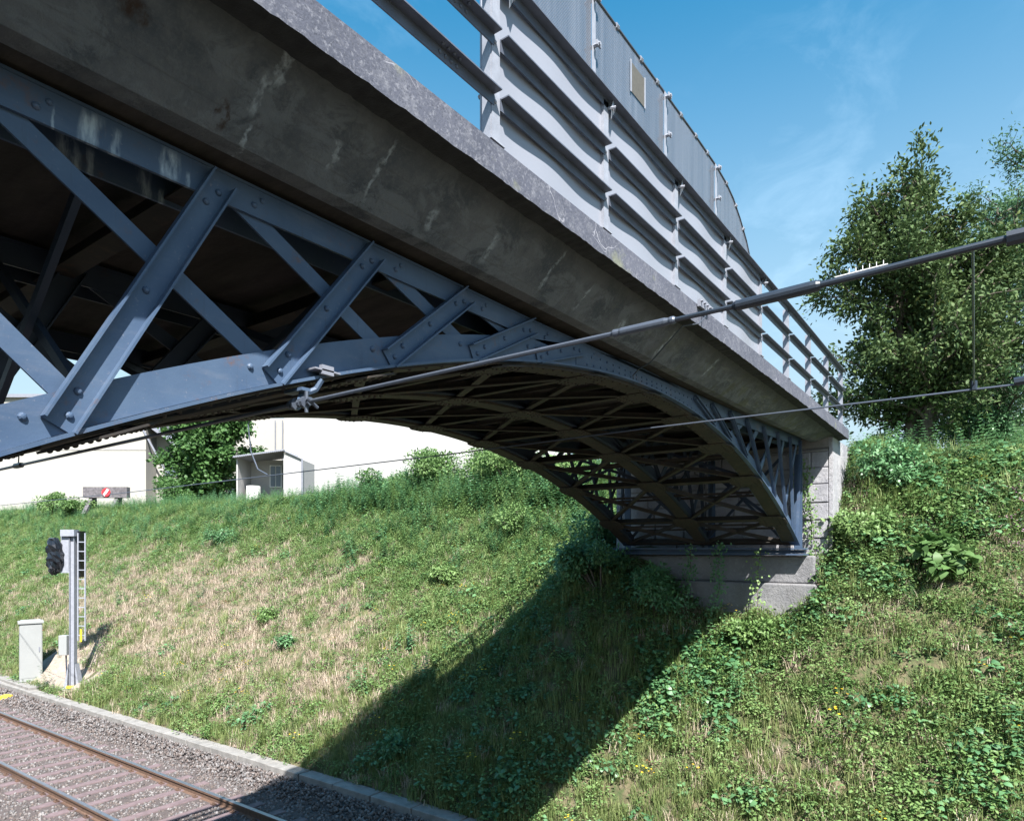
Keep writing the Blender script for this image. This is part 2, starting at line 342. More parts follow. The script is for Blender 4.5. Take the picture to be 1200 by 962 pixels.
# ---------------------------------------------------------------- terrain
def sstep(a, b, x):
    t = np.clip((x - a) / (b - a), 0, 1); return t * t * (3 - 2 * t)
def curb_u(v): return 7.83 - .027 * (np.clip(v, -30, 60) - 15)
def hash_noise(u, v):
    return (np.sin(u * 1.7 + v * .9) + np.sin(u * .8 - v * 1.9 + 1.3) + .6 * np.sin(u * 3.9 + v * 3.1) + .5 * np.sin(v * 5.3 - u * 2.2 + 2)) / 3.1
def ground_z(u, v):
    u = np.asarray(u, float); v = np.asarray(v, float)
    s0 = curb_u(v) + .34
    k = .72 + .27 * sstep(9.5, 5.5, v) + .17 * sstep(3, 2, v) * sstep(-2.5, .5, v)
    far = -4.40 + k * (u - s0)
    top = 2.05 + .55 * sstep(26, 62, v) - .42 * sstep(2.5, 1.0, v)
    road = sstep(1.6, 2.6, v) * sstep(7.2, 6.2, v) * sstep(12.5, 13.5, u)
    top = top * (1 - road) + 1.72 * road
    z = np.minimum(far, top)
    # round the crest
    d = far - top; z = z - .18 * np.exp(-(d / .5) ** 2)
    z = np.where(u < s0, -4.62, np.maximum(z, -4.45) + .06 * hash_noise(u, v) * sstep(0, 1.2, u - s0))
    # abutment notch kept below the masonry, ground carries on in front of it
    near = -4.62 + .95 * (-u - 1.0)
    z = np.where(u < -1.0, np.minimum(near, 1.9), z)
    z = z + .8 * np.exp(-((u - 11.7) / 1.1) ** 2) * sstep(4.2, 5.6, v) * sstep(9.0, 6.6, v) * (u > s0)
    # hollow dug round the signal base
    z = z - .35 * np.exp(-(((u - 8.9) / .55) ** 2 + ((v - 23.6) / 1.5) ** 2)) * (u > s0)
    return z
def axis(parts):
    out = []
    for a, b, st in parts: out += list(np.arange(a, b - 1e-6, st))
    out.append(parts[-1][1]); return np.array(out)
ua = axis([(-400, -40, 45), (-40, -8, 4), (-8, 7, .8), (7, 19, .16), (19, 40, 1.5), (40, 120, 10), (120, 1200, 120)])
va = axis([(-600, -60, 60), (-60, -12, 4), (-12, -5, .5), (-5, 28, .22), (28, 66, .6), (66, 130, 6), (130, 1000, 90)])
U, V = np.meshgrid(ua, va, indexing='ij'); Z = ground_z(U, V)
vs = np.stack([U.ravel(), V.ravel(), Z.ravel()], 1); nv = len(va)
ii, jj = np.meshgrid(np.arange(len(ua) - 1), np.arange(nv - 1), indexing='ij'); a = (ii * nv + jj).ravel()
F = np.stack([a, a + nv, a + nv + 1, a + 1], 1)
g = link('ground', npmesh('ground', vs, F, M['ground'], smooth=True)); tag(g, kind='structure')
# ballast bed under the tracks
mb = MB(); mb.loft([[(curb_u(v) * 1 - .02, v, -4.56), (-.6, v, -4.56), (-.6, v, -4.66), (curb_u(v) - .02, v, -4.66)] for v in (-30, 15, 60)])
tag(mb.build('ballast_bed', M['ballast_bed']), kind='structure')
# concrete cable trough along the foot of the bank: channel with lid slabs
mb = MB(); v = -12.
while v < 45:
    ln = .98 if rnd.random() < .8 else .96; j = rnd.uniform(-.008, .008); z = -4.40 + rnd.uniform(-.006, .006)
    c0, c1 = curb_u(v) + j, curb_u(v + ln) + j
    mb.loft([[(c0, v, -4.66), (c0 + .30, v, -4.66), (c0 + .30, v, z), (c0, v, z)], [(c1, v + ln, -4.66), (c1 + .30, v + ln, -4.66), (c1 + .30, v + ln, z), (c1, v + ln, z)]])
    v += 1.0
ct = mb.build('cable_trough_kerb', M['conc']); bevel(ct, .012); tag(ct, 'concrete kerb of jointed slabs between the ballast and the grassy bank', 'kerb')
# ---------------------------------------------------------------- railway track
def tr_u(v, off): return 5.585 - .018 * (v - 15) + off
track = empty('railway_track', (5.585, 15, -4.58), 'railway track with two shiny rails on brown sleepers in ballast', 'track')
prof = [(-.07, 0), (-.07, .012), (-.012, .03), (-.012, .11), (-.035, .122), (-.035, .155), (.035, .155), (.035, .122), (.012, .11), (.012, .03), (.07, .012), (.07, 0)]
for off in (-.775, .775):
    mb = MB(); mb.loft([[(tr_u(v, off) + x, v, -4.575 + z) for x, z in prof] for v in (-25, 0, 25, 60)])
    r = mb.build('rail', M['railsteel'], track)
    mb = MB(); mb.loft([[(tr_u(v, off) + x, v, z) for x, z in ((-.033, -4.421), (.033, -4.421), (.028, -4.412), (-.028, -4.412))] for v in (-25, 0, 25, 60)])
    h = mb.build('rail_head', M['polished'], r)
v = 4.
while v < 34:
    c = tr_u(v, 0); mb = MB()
    mb.loft([[(c + x, v - .115, z0) for x, z0 in ((-1.25, -4.66), (1.25, -4.66))] + [(c + 1.25, v - .085, -4.545), (c - 1.25, v - .085, -4.545)],
             [(c + x, v + .115, z0) for x, z0 in ((-1.25, -4.66), (1.25, -4.66))] + [(c + 1.25, v + .085, -4.545), (c - 1.25, v + .085, -4.545)]])
    sp_ = mb.build('sleeper', M['sleeper'], track)
    for off in (-.775, .775):
        for s_ in (-1, 1): mb = MB(); mb.box(c + off + s_ * .055, c + off + s_ * .125, v - .05, v + .05, -4.5445, -4.525); mb.tube([(c + off + s_ * .095, v, -4.53), (c + off + s_ * .095, v, -4.50)], .018, 6); mb.build('rail_clip', M['railsteel'], sp_)
    v += .6
# ---------------------------------------------------------------- geometry-nodes scatter for stuff nobody could count
def scatter(name, pts, rots, scl, idx, protos, label=None, cat=None):
    col = bpy.data.collections.new(name + '_kinds')
    for i, pm in enumerate(protos):
        o = bpy.data.objects.new('%s_%02d' % (name, i), pm); col.objects.link(o)
    me = bpy.data.meshes.new(name); me.vertices.add(len(pts)); me.vertices.foreach_set('co', np.asarray(pts, np.float32).ravel())
    for nm, ty, d in (('rot', 'FLOAT_VECTOR', rots), ('scl', 'FLOAT', scl), ('idx', 'INT', idx)):
        at = me.attributes.new(nm, ty, 'POINT'); at.data.foreach_set('vector' if ty == 'FLOAT_VECTOR' else 'value', np.asarray(d, np.int32 if ty == 'INT' else np.float32).ravel())
    o = link(name, me); tag(o, label, cat, kind='stuff')
    ng = bpy.data.node_groups.new(name, 'GeometryNodeTree')
    ng.interface.new_socket('Geometry', in_out='INPUT', socket_type='NodeSocketGeometry'); ng.interface.new_socket('Geometry', in_out='OUTPUT', socket_type='NodeSocketGeometry')
    N = ng.nodes.new; gi, go = N('NodeGroupInput'), N('NodeGroupOutput'); ip = N('GeometryNodeInstanceOnPoints'); ci = N('GeometryNodeCollectionInfo')
    ci.inputs['Collection'].default_value = col; ci.inputs['Separate Children'].default_value = True; ci.inputs['Reset Children'].default_value = True
    m2p = N('GeometryNodeMeshToPoints')
    ip.inputs['Pick Instance'].default_value = True
    def att(nm, ty):
        a = N('GeometryNodeInputNamedAttribute'); a.data_type = ty; a.inputs['Name'].default_value = nm; return a.outputs['Attribute']
    lk = ng.links.new
    lk(gi.outputs[0], m2p.inputs[0]); lk(m2p.outputs[0], ip.inputs['Points']); lk(ci.outputs[0], ip.inputs['Instance'])
    lk(att('rot', 'FLOAT_VECTOR'), ip.inputs['Rotation']); lk(att('scl', 'FLOAT'), ip.inputs['Scale']); lk(att('idx', 'INT'), ip.inputs['Instance Index'])
    lk(ip.outputs[0], go.inputs[0])
    md = o.modifiers.new('scatter', 'NODES'); md.node_group = ng
    return o
def stone_proto(seed):
    r = np.random.default_rng(seed); t = (1 + 5 ** .5) / 2
    v = np.array([(-1, t, 0), (1, t, 0), (-1, -t, 0), (1, -t, 0), (0, -1, t), (0, 1, t), (0, -1, -t), (0, 1, -t), (t, 0, -1), (t, 0, 1), (-t, 0, -1), (-t, 0, 1)], float) / 1.9
    v *= r.uniform(.7, 1.25, (12, 1)) * np.array([1.2, .9, .7])
    f = np.array([(0, 11, 5), (0, 5, 1), (0, 1, 7), (0, 7, 10), (0, 10, 11), (1, 5, 9), (5, 11, 4), (11, 10, 2), (10, 7, 6), (7, 1, 8), (3, 9, 4), (3, 4, 2), (3, 2, 6), (3, 6, 8), (3, 8, 9), (4, 9, 5), (2, 4, 11), (6, 2, 10), (8, 6, 7), (9, 8, 1)])
    return npmesh('stone%d' % seed, v, f, M['ballast'])
n = 52000
v = 7 + 26 * R.random(n) ** 1.15; u = 2.6 + R.random(n) * (curb_u(v) - 2.62)
tc = 5.585 - .018 * (v - 15); du = np.abs(u - tc); ph = np.abs(((v - 4) / .6 + .5) % 1 - .5) * .6
onr = (np.abs(du - .775) < .085); ons = (du < 1.25) & (ph < .105)
keep = ~onr & ~(ons & (R.random(n) < .985)); u, v = u[keep], v[keep]
sz = .026 * R.uniform(.6, 1.35, len(u)); zz = -4.572 + R.uniform(-.012, .02, len(u)) + .06 * sstep(curb_u(v) - 1.0, curb_u(v) - .3, u)
scatter('ballast', np.stack([u, v, zz], 1), R.uniform(0, 6.28, (len(u), 3)), sz, R.integers(0, 5, len(u)), [stone_proto(i) for i in range(5)])
# ---------------------------------------------------------------- plants
def blades(n, rad, h0, h1, w, lean, r, mat, name):
    a = r.uniform(0, 2 * np.pi, n); rr = rad * np.sqrt(r.random(n)); bx, by = rr * np.cos(a), rr * np.sin(a)
    h = r.uniform(h0, h1, n); d = r.uniform(0, 2 * np.pi, n); ln = lean * r.random(n) * h; dx, dy = np.cos(d), np.sin(d)
    px, py = -dy * w / 2, dx * w / 2; V = np.zeros((n, 5, 3))
    V[:, 0] = np.stack([bx - px, by - py, -.03 + 0 * h], 1); V[:, 1] = np.stack([bx + px, by + py, -.03 + 0 * h], 1)
    V[:, 2] = np.stack([bx + dx * ln * .35 + px * .8, by + dy * ln * .35 + py * .8, h * .6], 1)
    V[:, 3] = np.stack([bx + dx * ln * .35 - px * .8, by + dy * ln * .35 - py * .8, h * .6], 1)
    V[:, 4] = np.stack([bx + dx * ln, by + dy * ln, h * (1 - .25 * lean * r.random(n))], 1)
    b = np.arange(n)[:, None] * 5
    F = np.concatenate([b + np.array([[0, 1, 2]]), b + np.array([[0, 2, 3]]), b + np.array([[3, 2, 4]])])
    return npmesh(name, V.reshape(-1, 3), F, mat, np.repeat(r.random(n), 5))
def leaf_arrays(P, D, Nn, ln, wd, r, fold=.25):
    """P base (n,3), D direction, Nn normal, length ln, width wd -> 6-vert leaf (pointed oval), 4 tris"""
    n = len(P); D = D / np.linalg.norm(D, axis=1, keepdims=True); Sd = np.cross(D, Nn); Sd /= np.linalg.norm(Sd, axis=1, keepdims=True) + 1e-9
    Up = np.cross(Sd, D); ln = ln[:, None]; wd = wd[:, None]
    V = np.zeros((n, 6, 3))
    V[:, 0] = P; V[:, 1] = P + D * ln * .35 + Sd * wd * .5 + Up * wd * fold; V[:, 2] = P + D * ln * .75 + Sd * wd * .33 + Up * wd * fold * .3 - Up * ln * .04
    V[:, 3] = P + D * ln - Up * ln * .14; V[:, 4] = P + D * ln * .75 - Sd * wd * .33 + Up * wd * fold * .3 - Up * ln * .04; V[:, 5] = P + D * ln * .35 - Sd * wd * .5 + Up * wd * fold
    b = np.arange(n)[:, None] * 6
    F = np.concatenate([b + np.array([[0, 1, 5]]), b + np.array([[1, 2, 5]]), b + np.array([[2, 4, 5]]), b + np.array([[2, 3, 4]])])
    return V.reshape(-1, 3), F
def leafclump(n, rad, h, ln, r, mat, name, aspect=.55, up=.35, hollow=False):
    a = r.uniform(0, 2 * np.pi, n); rr = rad * r.random(n) ** .5; z = h * r.random(n) ** .7 * (1 - .6 * (rr / rad) ** 2)
    P = np.stack([rr * np.cos(a), rr * np.sin(a), z], 1)
    d = r.uniform(0, 2 * np.pi, n); D = np.stack([np.cos(d) + .5 * np.cos(a), np.sin(d) + .5 * np.sin(a), r.uniform(-.35, .55, n)], 1)
    Nn = np.stack([r.normal(0, .45, n), r.normal(0, .45, n), np.full(n, 1.)], 1)
    L_ = ln * r.uniform(.6, 1.25, n); V, F = leaf_arrays(P, D, Nn, L_, L_ * aspect, r)
    return npmesh(name, V, F, mat, np.repeat(r.random(n), 6))
def stalk(nst, h, ln, r, mat, name, aspect=.35, rad=.1):
    """upright stems with opposite leaves all the way up"""
    Ps = []; Ds = []; Ls = []
    for i in range(nst):
        b = r.normal(0, rad, 2); tilt = r.normal(0, .18, 2); hh = h * r.uniform(.6, 1.1); k = int(hh / .045)
        for j in range(k):
            t = (j + 1) / k; z = hh * t; p = (b[0] + tilt[0] * z, b[1] + tilt[1] * z, z)
            for s in (0, np.pi):
                an = j * 1.57 + s + r.normal(0, .3); Ps.append(p); Ds.append((np.cos(an), np.sin(an), .35 - .5 * (1 - t))); Ls.append(ln * (1.15 - .65 * t) * r.uniform(.8, 1.2))
    P, D, L_ = np.array(Ps), np.array(Ds), np.array(Ls)
    V, F = leaf_arrays(P, D, np.tile((0, 0, 1.), (len(P), 1)) + r.normal(0, .2, (len(P), 3)), L_, L_ * aspect, r)
    return npmesh(name, V, F, mat, np.repeat(r.random(len(P)), 6))
pr_ = [np.random.default_rng(100 + i) for i in range(40)]
K = {}
K['g'] = [blades(34, .13, .10, .30, .009, .7, pr_[i], M['grassA'], 'grass_tuft') for i in range(3)]
K['t'] = [blades(30, .10, .25, .55, .010, .6, pr_[3 + i], M['grassA'], 'tall_grass') for i in range(2)]
K['d'] = [blades(34, .15, .06, .24, .008, 1.1, pr_[6 + i], M['grassD'], 'dry_grass') for i in range(3)]
K['w'] = [leafclump(56, .20, .20, .050, pr_[10 + i], M['weed'], 'weed') for i in range(3)]
K['k'] = [leafclump(40, .22, .26, .085, pr_[14 + i], M['weedD'], 'dark_weed', .7) for i in range(3)]
K['s'] = [stalk(7, .50, .085, pr_[18 + i], M['weed'], 'stalk_weed') for i in range(2)] + [stalk(6, .65, .10, pr_[21], M['weedD'], 'nettle', .45)]
K['b'] = [leafclump(26, .18, .10, .055, pr_[24], M['brownleaf'], 'withered_weed')]
def flower_proto(mat, r, n=4, h=.34):
    P = []; D = []
    for i in range(n):
        c = np.array([r.normal(0, .07), r.normal(0, .07), h * r.uniform(.6, 1.)])
        for k in range(7): a = k * .9 + r.random(); P.append(c); D.append((np.cos(a), np.sin(a), .25))
    P = np.array(P); D = np.array(D); L_ = np.full(len(P), .020); V, F = leaf_arrays(P, D, np.tile((0, 0, 1.), (len(P), 1)), L_, L_ * .8, r)
    return npmesh('flower', V, F, mat, np.repeat(r.random(len(P)), 6))
K['f'] = [flower_proto(M['flower'], pr_[30])]; K['p'] = [flower_proto(M['pink'], pr_[31], 9, .42)]
def seen(u, v, z, pad=60):
    fw = .807 * u + .5905 * v; rr = .5905 * u - .807 * v; px = 600 + 775 * rr / np.maximum(fw, .1); py = 642 - 775 * z / np.maximum(fw, .1)
    return (fw > 1) & (px > -pad - 60) & (px < 1200 + pad * 3) & (py < 1000 + pad), fw
def fnoise(u, v, s, ph=0.):
    return (np.sin(u * s + ph) * np.sin(v * s * .83 + ph * 2) + .6 * np.sin(u * s * 2.1 + v * s * 1.3 + ph) + .4 * np.sin(v * s * 3.1 - u * s * 2.7 + ph * 3) + .3 * np.sin(u * s * 5.1 + ph) * np.sin(v * s * 4.7)) / 1.5
def sample(n, u0, u1, v0, v1):
    u = R.uniform(u0, u1, n); v = R.uniform(v0, v1, n); z = ground_z(u, v); ok, fw = seen(u, v, z)
    ok &= u > curb_u(v) + .31
    ok &= ~((u > 11.75) & (v > 2.3) & (v < 6.5) & (u < 16))         # abutment masonry
    ok &= ~((np.abs(u - 8.55) < .5) & (np.abs(v - 23.9) < 2.2))
    ok &= R.random(n) < np.clip((17 / np.maximum(fw, 1)) ** .9, .25, 1)
    return u[ok], v[ok], z[ok]
def dryness(u, v):
    d = np.exp(-(((u - 11.6) / 2.6) ** 2 + ((v - 21.5) / 7.) ** 2)) * 1.35 + .75 * np.exp(-(((u - 10.2) / 1.9) ** 2 + ((v - 14.0) / 3.0) ** 2)) + .28 * np.exp(-(((u - 9.6) / 1.2) ** 2 + ((v - 1.8) / 3) ** 2)) + .6 * np.exp(-(((u - 11.5) / 3) ** 2 + ((v - 32) / 7) ** 2))
    return d + .28 * fnoise(u, v, 1.7, .5)
def place(kind, n, prob, sc=(.7, 1.25), name=None, box=(7.9, 20, -7, 60), extra=None):
    u, v, z = sample(n, *box); p = prob(u, v); ok = R.random(len(u)) < p; u, v, z = u[ok], v[ok], z[ok]
    if extra is not None: u, v, z = np.concatenate([u, extra[:, 0]]), np.concatenate([v, extra[:, 1]]), np.concatenate([z, extra[:, 2]])
    k = len(u); rot = np.stack([R.normal(0, .12, k), R.normal(0, .12, k) , R.uniform(0, 6.28, k)], 1)
    protos = K[kind]; return scatter(name, np.stack([u, v, z - .01], 1), rot, R.uniform(sc[0], sc[1], k) * (1 + .18 * fnoise(u, v, 1.1, 2.)), R.integers(0, len(protos), k), protos)
lush = lambda u, v: np.clip(sstep(9.2, 13.4, u + 2.2 * sstep(6, -2, v)) + .2 * fnoise(u, v, 1.3, 4.), 0, 1)
place('g', 62000, lambda u, v: np.clip(.85 - .82 * np.clip(dryness(u, v), 0, 1), .06, 1) * (1 - .35 * lush(u, v)), name='grass')
place('t', 11000, lambda u, v: (1 - .6 * lush(u, v)) * np.clip(.30 + .45 * fnoise(u, v, 2.1, 1.), 0, 1) * (1 - .7 * np.clip(dryness(u, v), 0, 1)), (.6, 1.1), name='tall_grass')
place('d', 34000, lambda u, v: np.clip(.04 + 1.05 * dryness(u, v), .05, 1), name='dry_grass')
place('w', 80000, lambda u, v: np.clip(.30 + .75 * lush(u, v) + .35 * fnoise(u, v, 2.4, 3.), 0, 1) * (1 - .85 * np.clip(dryness(u, v), 0, 1)), (.6, 1.35), name='leafy_weeds')
place('k', 30000, lambda u, v: np.clip(.5 * lush(u, v) * sstep(13, 6, v) + .55 * fnoise(u, v, 1.9, 7.) - .12 + .45 * sstep(3, 5, v) * sstep(9, 7, v), 0, 1) * (1 - .9 * np.clip(dryness(u, v), 0, 1)), (.6, 1.25), name='dark_weeds')
place('s', 17000, lambda u, v: np.clip(.85 * sstep(12.8, 15.5, u) * sstep(0, 5, v) + .25 * sstep(12, 15, u) + .25 * fnoise(u, v, 1.4, 9.), 0, .9) * (1 - .9 * np.clip(dryness(u, v), 0, 1)), (.6, 1.15), name='tall_weeds')
place('s', 3000, lambda u, v: np.full_like(u, .45), (.9, 1.6), name='crest_weeds', box=(15.8, 18.6, 7, 22))
place('b', 4500, lambda u, v: np.clip(.5 * fnoise(u, v, 2.9, 5.) - .05, 0, .5), (.5, 1.), name='withered_plants')
place('f', 1500, lambda u, v: np.clip(.12 + .5 * fnoise(u, v, 2.6, 2.5), 0, .7) * sstep(16, 12, u), (.7, 1.2), name='yellow_flowers', box=(8.0, 15, -5, 26))
place('p', 60, lambda u, v: np.ones_like(u), (.7, 1.), name='pink_flowers', box=(12.2, 13.2, -.9, -.2))
# ---------------------------------------------------------------- shrubs and trees
def shrub(name, loc, rad, h, n, leaf, mat, label, cat='shrub', group=None, seed=1, aspect=.5, clumps=9, stem=True, twigs=3):
    r = np.random.default_rng(seed); root = empty(name, loc, label, cat, group)
    cc = []; P = []; D = []; Nn = []
    for i in range(clumps):
        a = r.uniform(0, 6.28); q = rad * .72 * r.random() ** .6; zc = h * r.uniform(.28, .86) * (1 - .25 * q / rad); cc.append((q * np.cos(a), q * np.sin(a), zc))
    cc = np.array(cc); k = r.integers(0, clumps, n); cr = rad * r.uniform(.30, .48, clumps)
    dd = r.normal(0, 1, (n, 3)); dd /= np.linalg.norm(dd, axis=1, keepdims=True); rr = cr[k] * r.random(n) ** .45
    P = cc[k] + dd * rr[:, None] * np.array([1, 1, min(1.2, h / rad / 1.6)]); P[:, 2] = np.abs(P[:, 2])
    D = dd + r.normal(0, .6, (n, 3)); Nn = dd * .6 + np.array([0, 0, .8]) + r.normal(0, .35, (n, 3)); L_ = leaf * r.uniform(.6, 1.3, n)
    Vv, F = leaf_arrays(P, D, Nn, L_, L_ * aspect, r)
    link('foliage', npmesh('foliage', Vv, F, mat, np.repeat(np.clip(r.random(n) * .7 + .3 * r.random(clumps)[k], 0, 1), 6)), root)
    mb = MB()
    for i in range(clumps):
        c = Vector(cc[i]); st = Vector((c.x * .1, c.y * .1, -.08)); md = st.lerp(c, .5) + Vector((0, 0, .05 * h))
        mb.tube([Vector(loc) + p for p in (st, md, c)], [.02 * rad + .006, .014 * rad + .005, .004], 5)
        for t in range(twigs):
            e = c + Vector(r.normal(0, 1, 3)).normalized() * cr[i] * .8; mb.tube([Vector(loc) + c, Vector(loc) + e], [.006, .003], 4)
    mb.build('stem', M['bark'], root); return root
def gz(u, v): return float(ground_z(u, v))
def tree(name, loc, H, trunk_h, rx, mat, nleaf, leaf, label, seed, aspect=.5, shape='round', lean=(0, 0), fork=3, rt=.13, gap=.35, twig=True, cz=.58, rz=None, group=None, low=.12, sprays=None):
    r = np.random.default_rng(seed); root = empty(name, loc, label, 'tree', group); Lc = Vector(loc)
    rz = rz or H * (1 - low) * .5; cz_ = H * low + rz
    mb = MB(); br = []
    def env(p):  # inside crown envelope factor
        z = (p[2] - cz_) / rz
        if abs(z) > 1: return 9
        if shape == 'cone': wr = rx * (1 - .62 * max(0, z + .25)) * math.sqrt(max(0, 1 - z * z)) ** .6
        else: wr = rx * math.sqrt(max(0.0, 1 - z * z))
        return math.hypot(p[0] - lean[0] * p[2] / H, p[1] - lean[1] * p[2] / H) / max(wr, .05)
    # stems
    tips = []
    for f_ in range(fork):
        a = r.uniform(0, 6.28); b = Vector((.12 * math.cos(a) * (fork > 1), .12 * math.sin(a) * (fork > 1), -.25)); pts = [b]; n_ = 9
        dx = Vector((math.cos(a), math.sin(a), 0)) * rx * .28 * (fork > 1)
        for i in range(1, n_ + 1):
            t = i / n_; pts.append(Vector((b.x + dx.x * t ** 1.3 + lean[0] * t + r.normal(0, .05), b.y + dx.y * t ** 1.3 + lean[1] * t + r.normal(0, .05), H * .93 * t * (1 - .12 * f_))))
        rads = [rt * (1 - .9 * i / n_) + .012 for i in range(n_ + 1)]; mb.tube([Lc + p for p in pts], rads, 8)
        tips.append(pts)
    ends = []
    nb = 26
    for pts in tips:
        for i in range(nb):
            t = low + (1 - low) * (i + r.random()) / nb; q = t * 9; k = min(int(q), 8); p0 = pts[k].lerp(pts[k + 1], q - k)
            a = r.uniform(0, 6.28); el = r.uniform(.15, .85); d = Vector((math.cos(a) * math.cos(el), math.sin(a) * math.cos(el), math.sin(el)))
            ln = rx * r.uniform(.55, 1.1) * (1.1 - .55 * t); path = [p0]; p = p0.copy()
            for s_ in range(5):
                p = p + d * ln / 5; d = (d + Vector(r.normal(0, .22, 3)) + Vector((0, 0, .05))).normalized()
                if env(p) > 1.08: break
                path.append(p.copy())
                for w_ in range(2):
                    tw = (d + Vector(r.normal(0, .8, 3))).normalized(); e = p + tw * r.uniform(.25, .55) * rx * .33
                    if env(e) < 1.15:
                        if twig: mb.tube([Lc + p, Lc + p.lerp(e, .5) + Vector(r.normal(0, .03, 3)), Lc + e], [.010, .007, .003], 4, False)
                        ends.append((p, e))
            if len(path) > 1: mb.tube([Lc + x for x in path], [max(.045 * rt / .13 * (1 - j / len(path)), .008) for j in range(len(path))], 5, False)
            ends.append((path[-1], path[-1] + d * .3))
    mb.build('trunk', M['bark'], root)
    E = np.array([[*a, *b] for a, b in ends]); ne = len(E)
    keep = R.random(ne) > gap * .35; E = E[keep]; ne = len(E); k = r.integers(0, ne, nleaf); t = r.random(nleaf) ** .7
    P = E[k, :3] * (1 - t[:, None]) + E[k, 3:] * t[:, None]; sg = .11 * rx / 2.0
    P = P + r.normal(0, sg, (nleaf, 3)); D = (E[k, 3:] - E[k, :3]) + r.normal(0, .25, (nleaf, 3)); Nn = np.array([0, 0, 1.]) + r.normal(0, .6, (nleaf, 3))
    L_ = leaf * r.uniform(.6, 1.3, nleaf); Vv, F = leaf_arrays(P, D, Nn, L_, L_ * aspect, r, .2)
    cr = r.random(ne)
    link('crown', npmesh('crown', Vv, F, mat, np.repeat(np.clip(.6 * r.random(nleaf) + .4 * cr[k], 0, 1), 6)), root)
    return root
tree('broadleaf_tree', (16.9, 1.3, gz(16.9, 1.3)), 7.55, 1., 2.35, M['treeA'], 62000, .105, 'tall dense dark green broadleaf tree flecked with yellow, nearest the end of the bridge', 3, .48, 'cone', (0, .0), 5, .12, .5, low=.13)
tree('feathery_tree', (18.9, .25, gz(18.9, .25)), 8.0, 1., 2.3, M['treeB'], 46000, .085, 'airy feathery green tree with slanting thin branches, right behind the dark broadleaf tree', 5, .34, 'round', (.2, -.5), 4, .11, .6, low=.08)
tree('thin_tree', (20.8, -.75, gz(20.8, -.75)), 8.2, 1., 2.7, M['treeB'], 42000, .09, 'thin leafy tree at the right edge of the photo with two dark stems', 9, .34, 'round', (0, .3), 2, .12, .8, low=.05)
shrub('undergrowth_bush', (18.2, .4, gz(18.2, .4)), 1.15, 1.7, 5200, .08, M['weedD'], 'dark bush at the foot of the trees on the right, beside the leaning trunks', seed=21)
shrub('undergrowth_bush', (18.6, -1.2, gz(18.6, -1.2)), 1.2, 1.9, 5200, .08, M['treeB'], 'blue green bush under the feathery tree at the far right of the bank top', seed=22)
shrub('undergrowth_bush', (17.1, 2.0, gz(17.1, 1.9) - .1), .6, 1.0, 2400, .07, M['treeA'], 'low dark bush between the end of the bridge and the dark tree', seed=23)
# small plants one can tell apart on the bank
shrub('broad_leaf_plant', (12.0, .62, gz(12.0, .62) - .05), .46, .62, 420, .17, M['weed'], 'large leaved pale green plant standing out on the bank at the right', 'plant', seed=31, aspect=.72, clumps=7)
for (u, v, rr, h, n_, lf, mt, lb, sd) in (
    (15.0, 10.9, .75, .95, 2400, .085, 'weed', 'round leafy shrub high on the bank just left of the bridge shadow', 41),
    (13.0, 11.7, .42, .55, 900, .09, 'weed', 'small dark green fern like clump on the dry bank below the round shrub', 42),
    (14.2, 24.6, .55, .7, 1100, .09, 'weedD', 'small dark clump at the upper edge of the dry patch, below the porch building', 43),
    (11.2, 17.0, .38, .5, 800, .08, 'weed', 'small green clump low on the dry bank halfway from the signal to the bridge shadow', 44),
    (10.6, 15.2, .34, .4, 700, .08, 'weedD', 'little green tuft nearest the kerb among the small clumps of the dry bank', 45),
    (8.9, 9.4, .42, .6, 1000, .085, 'weedD', 'dark leafy clump beside the kerb at the edge of the bridge shadow', 46),
    (12.3, 1.9, .55, .8, 1500, .085, 'weed', 'bright leafy bush hugging the right corner of the stone abutment', 47),
    (11.3, 3.3, .45, .55, 1100, .08, 'weed', 'leafy bush in front of the sunlit plinth of the abutment', 48),
    (11.4, 6.2, .85, 1.05, 4200, .08, 'weedD', 'tall dark bush in the shade hiding the left end of the abutment plinth', 91),
    (11.3, 5.0, .75, .9, 3200, .08, 'weedD', 'dark leafy bush in the shade in front of the middle of the plinth', 92),
    (12.2, 6.9, .8, 1.3, 2600, .08, 'weedD', 'shaded bush behind the arch foot at the far corner of the abutment', 93),
    (13.3, 1.55, .6, .9, 1700, .085, 'weedD', 'dark bush on the bank against the side of the abutment below the coping', 49)):
    shrub('bank_shrub', (u, v, gz(u, v) - .05), rr, h, n_, lf, M[mt], lb, seed=sd)
for (u, v, rr, h, n_, lf, mt, lb, sd) in (
    (17.8, 19.0, 1.3, 1.2, 4200, .11, 'weed', 'leftmost leafy bush on the bank crest in front of the long white wall', 51),
    (17.5, 16.6, 1.5, 1.7, 6000, .11, 'weed', 'green bush on the bank crest against the white wall left of the arch', 52),
    (17.4, 14.2, 1.4, 1.8, 6000, .10, 'weed', 'bushy green shrub on the bank crest where the arch meets the white wall', 53),
    (17.0, 12.2, 1.4, 1.6, 5600, .10, 'weed', 'green bush on the bank crest seen under the arch edge', 54),
    (17.0, 9.9, 1.3, 1.3, 4200, .10, 'weed', 'green bush on the bank crest seen through the steel lattice', 55),
    (19.6, 14.6, 1.6, 2.6, 6500, .10, 'bluebush', 'pale blue green bush behind the crest bushes beside the white wall', 56)):
    shrub('crest_bush', (u, v, gz(u, v) - .05), rr, h, n_, lf, M[mt], lb, seed=sd)
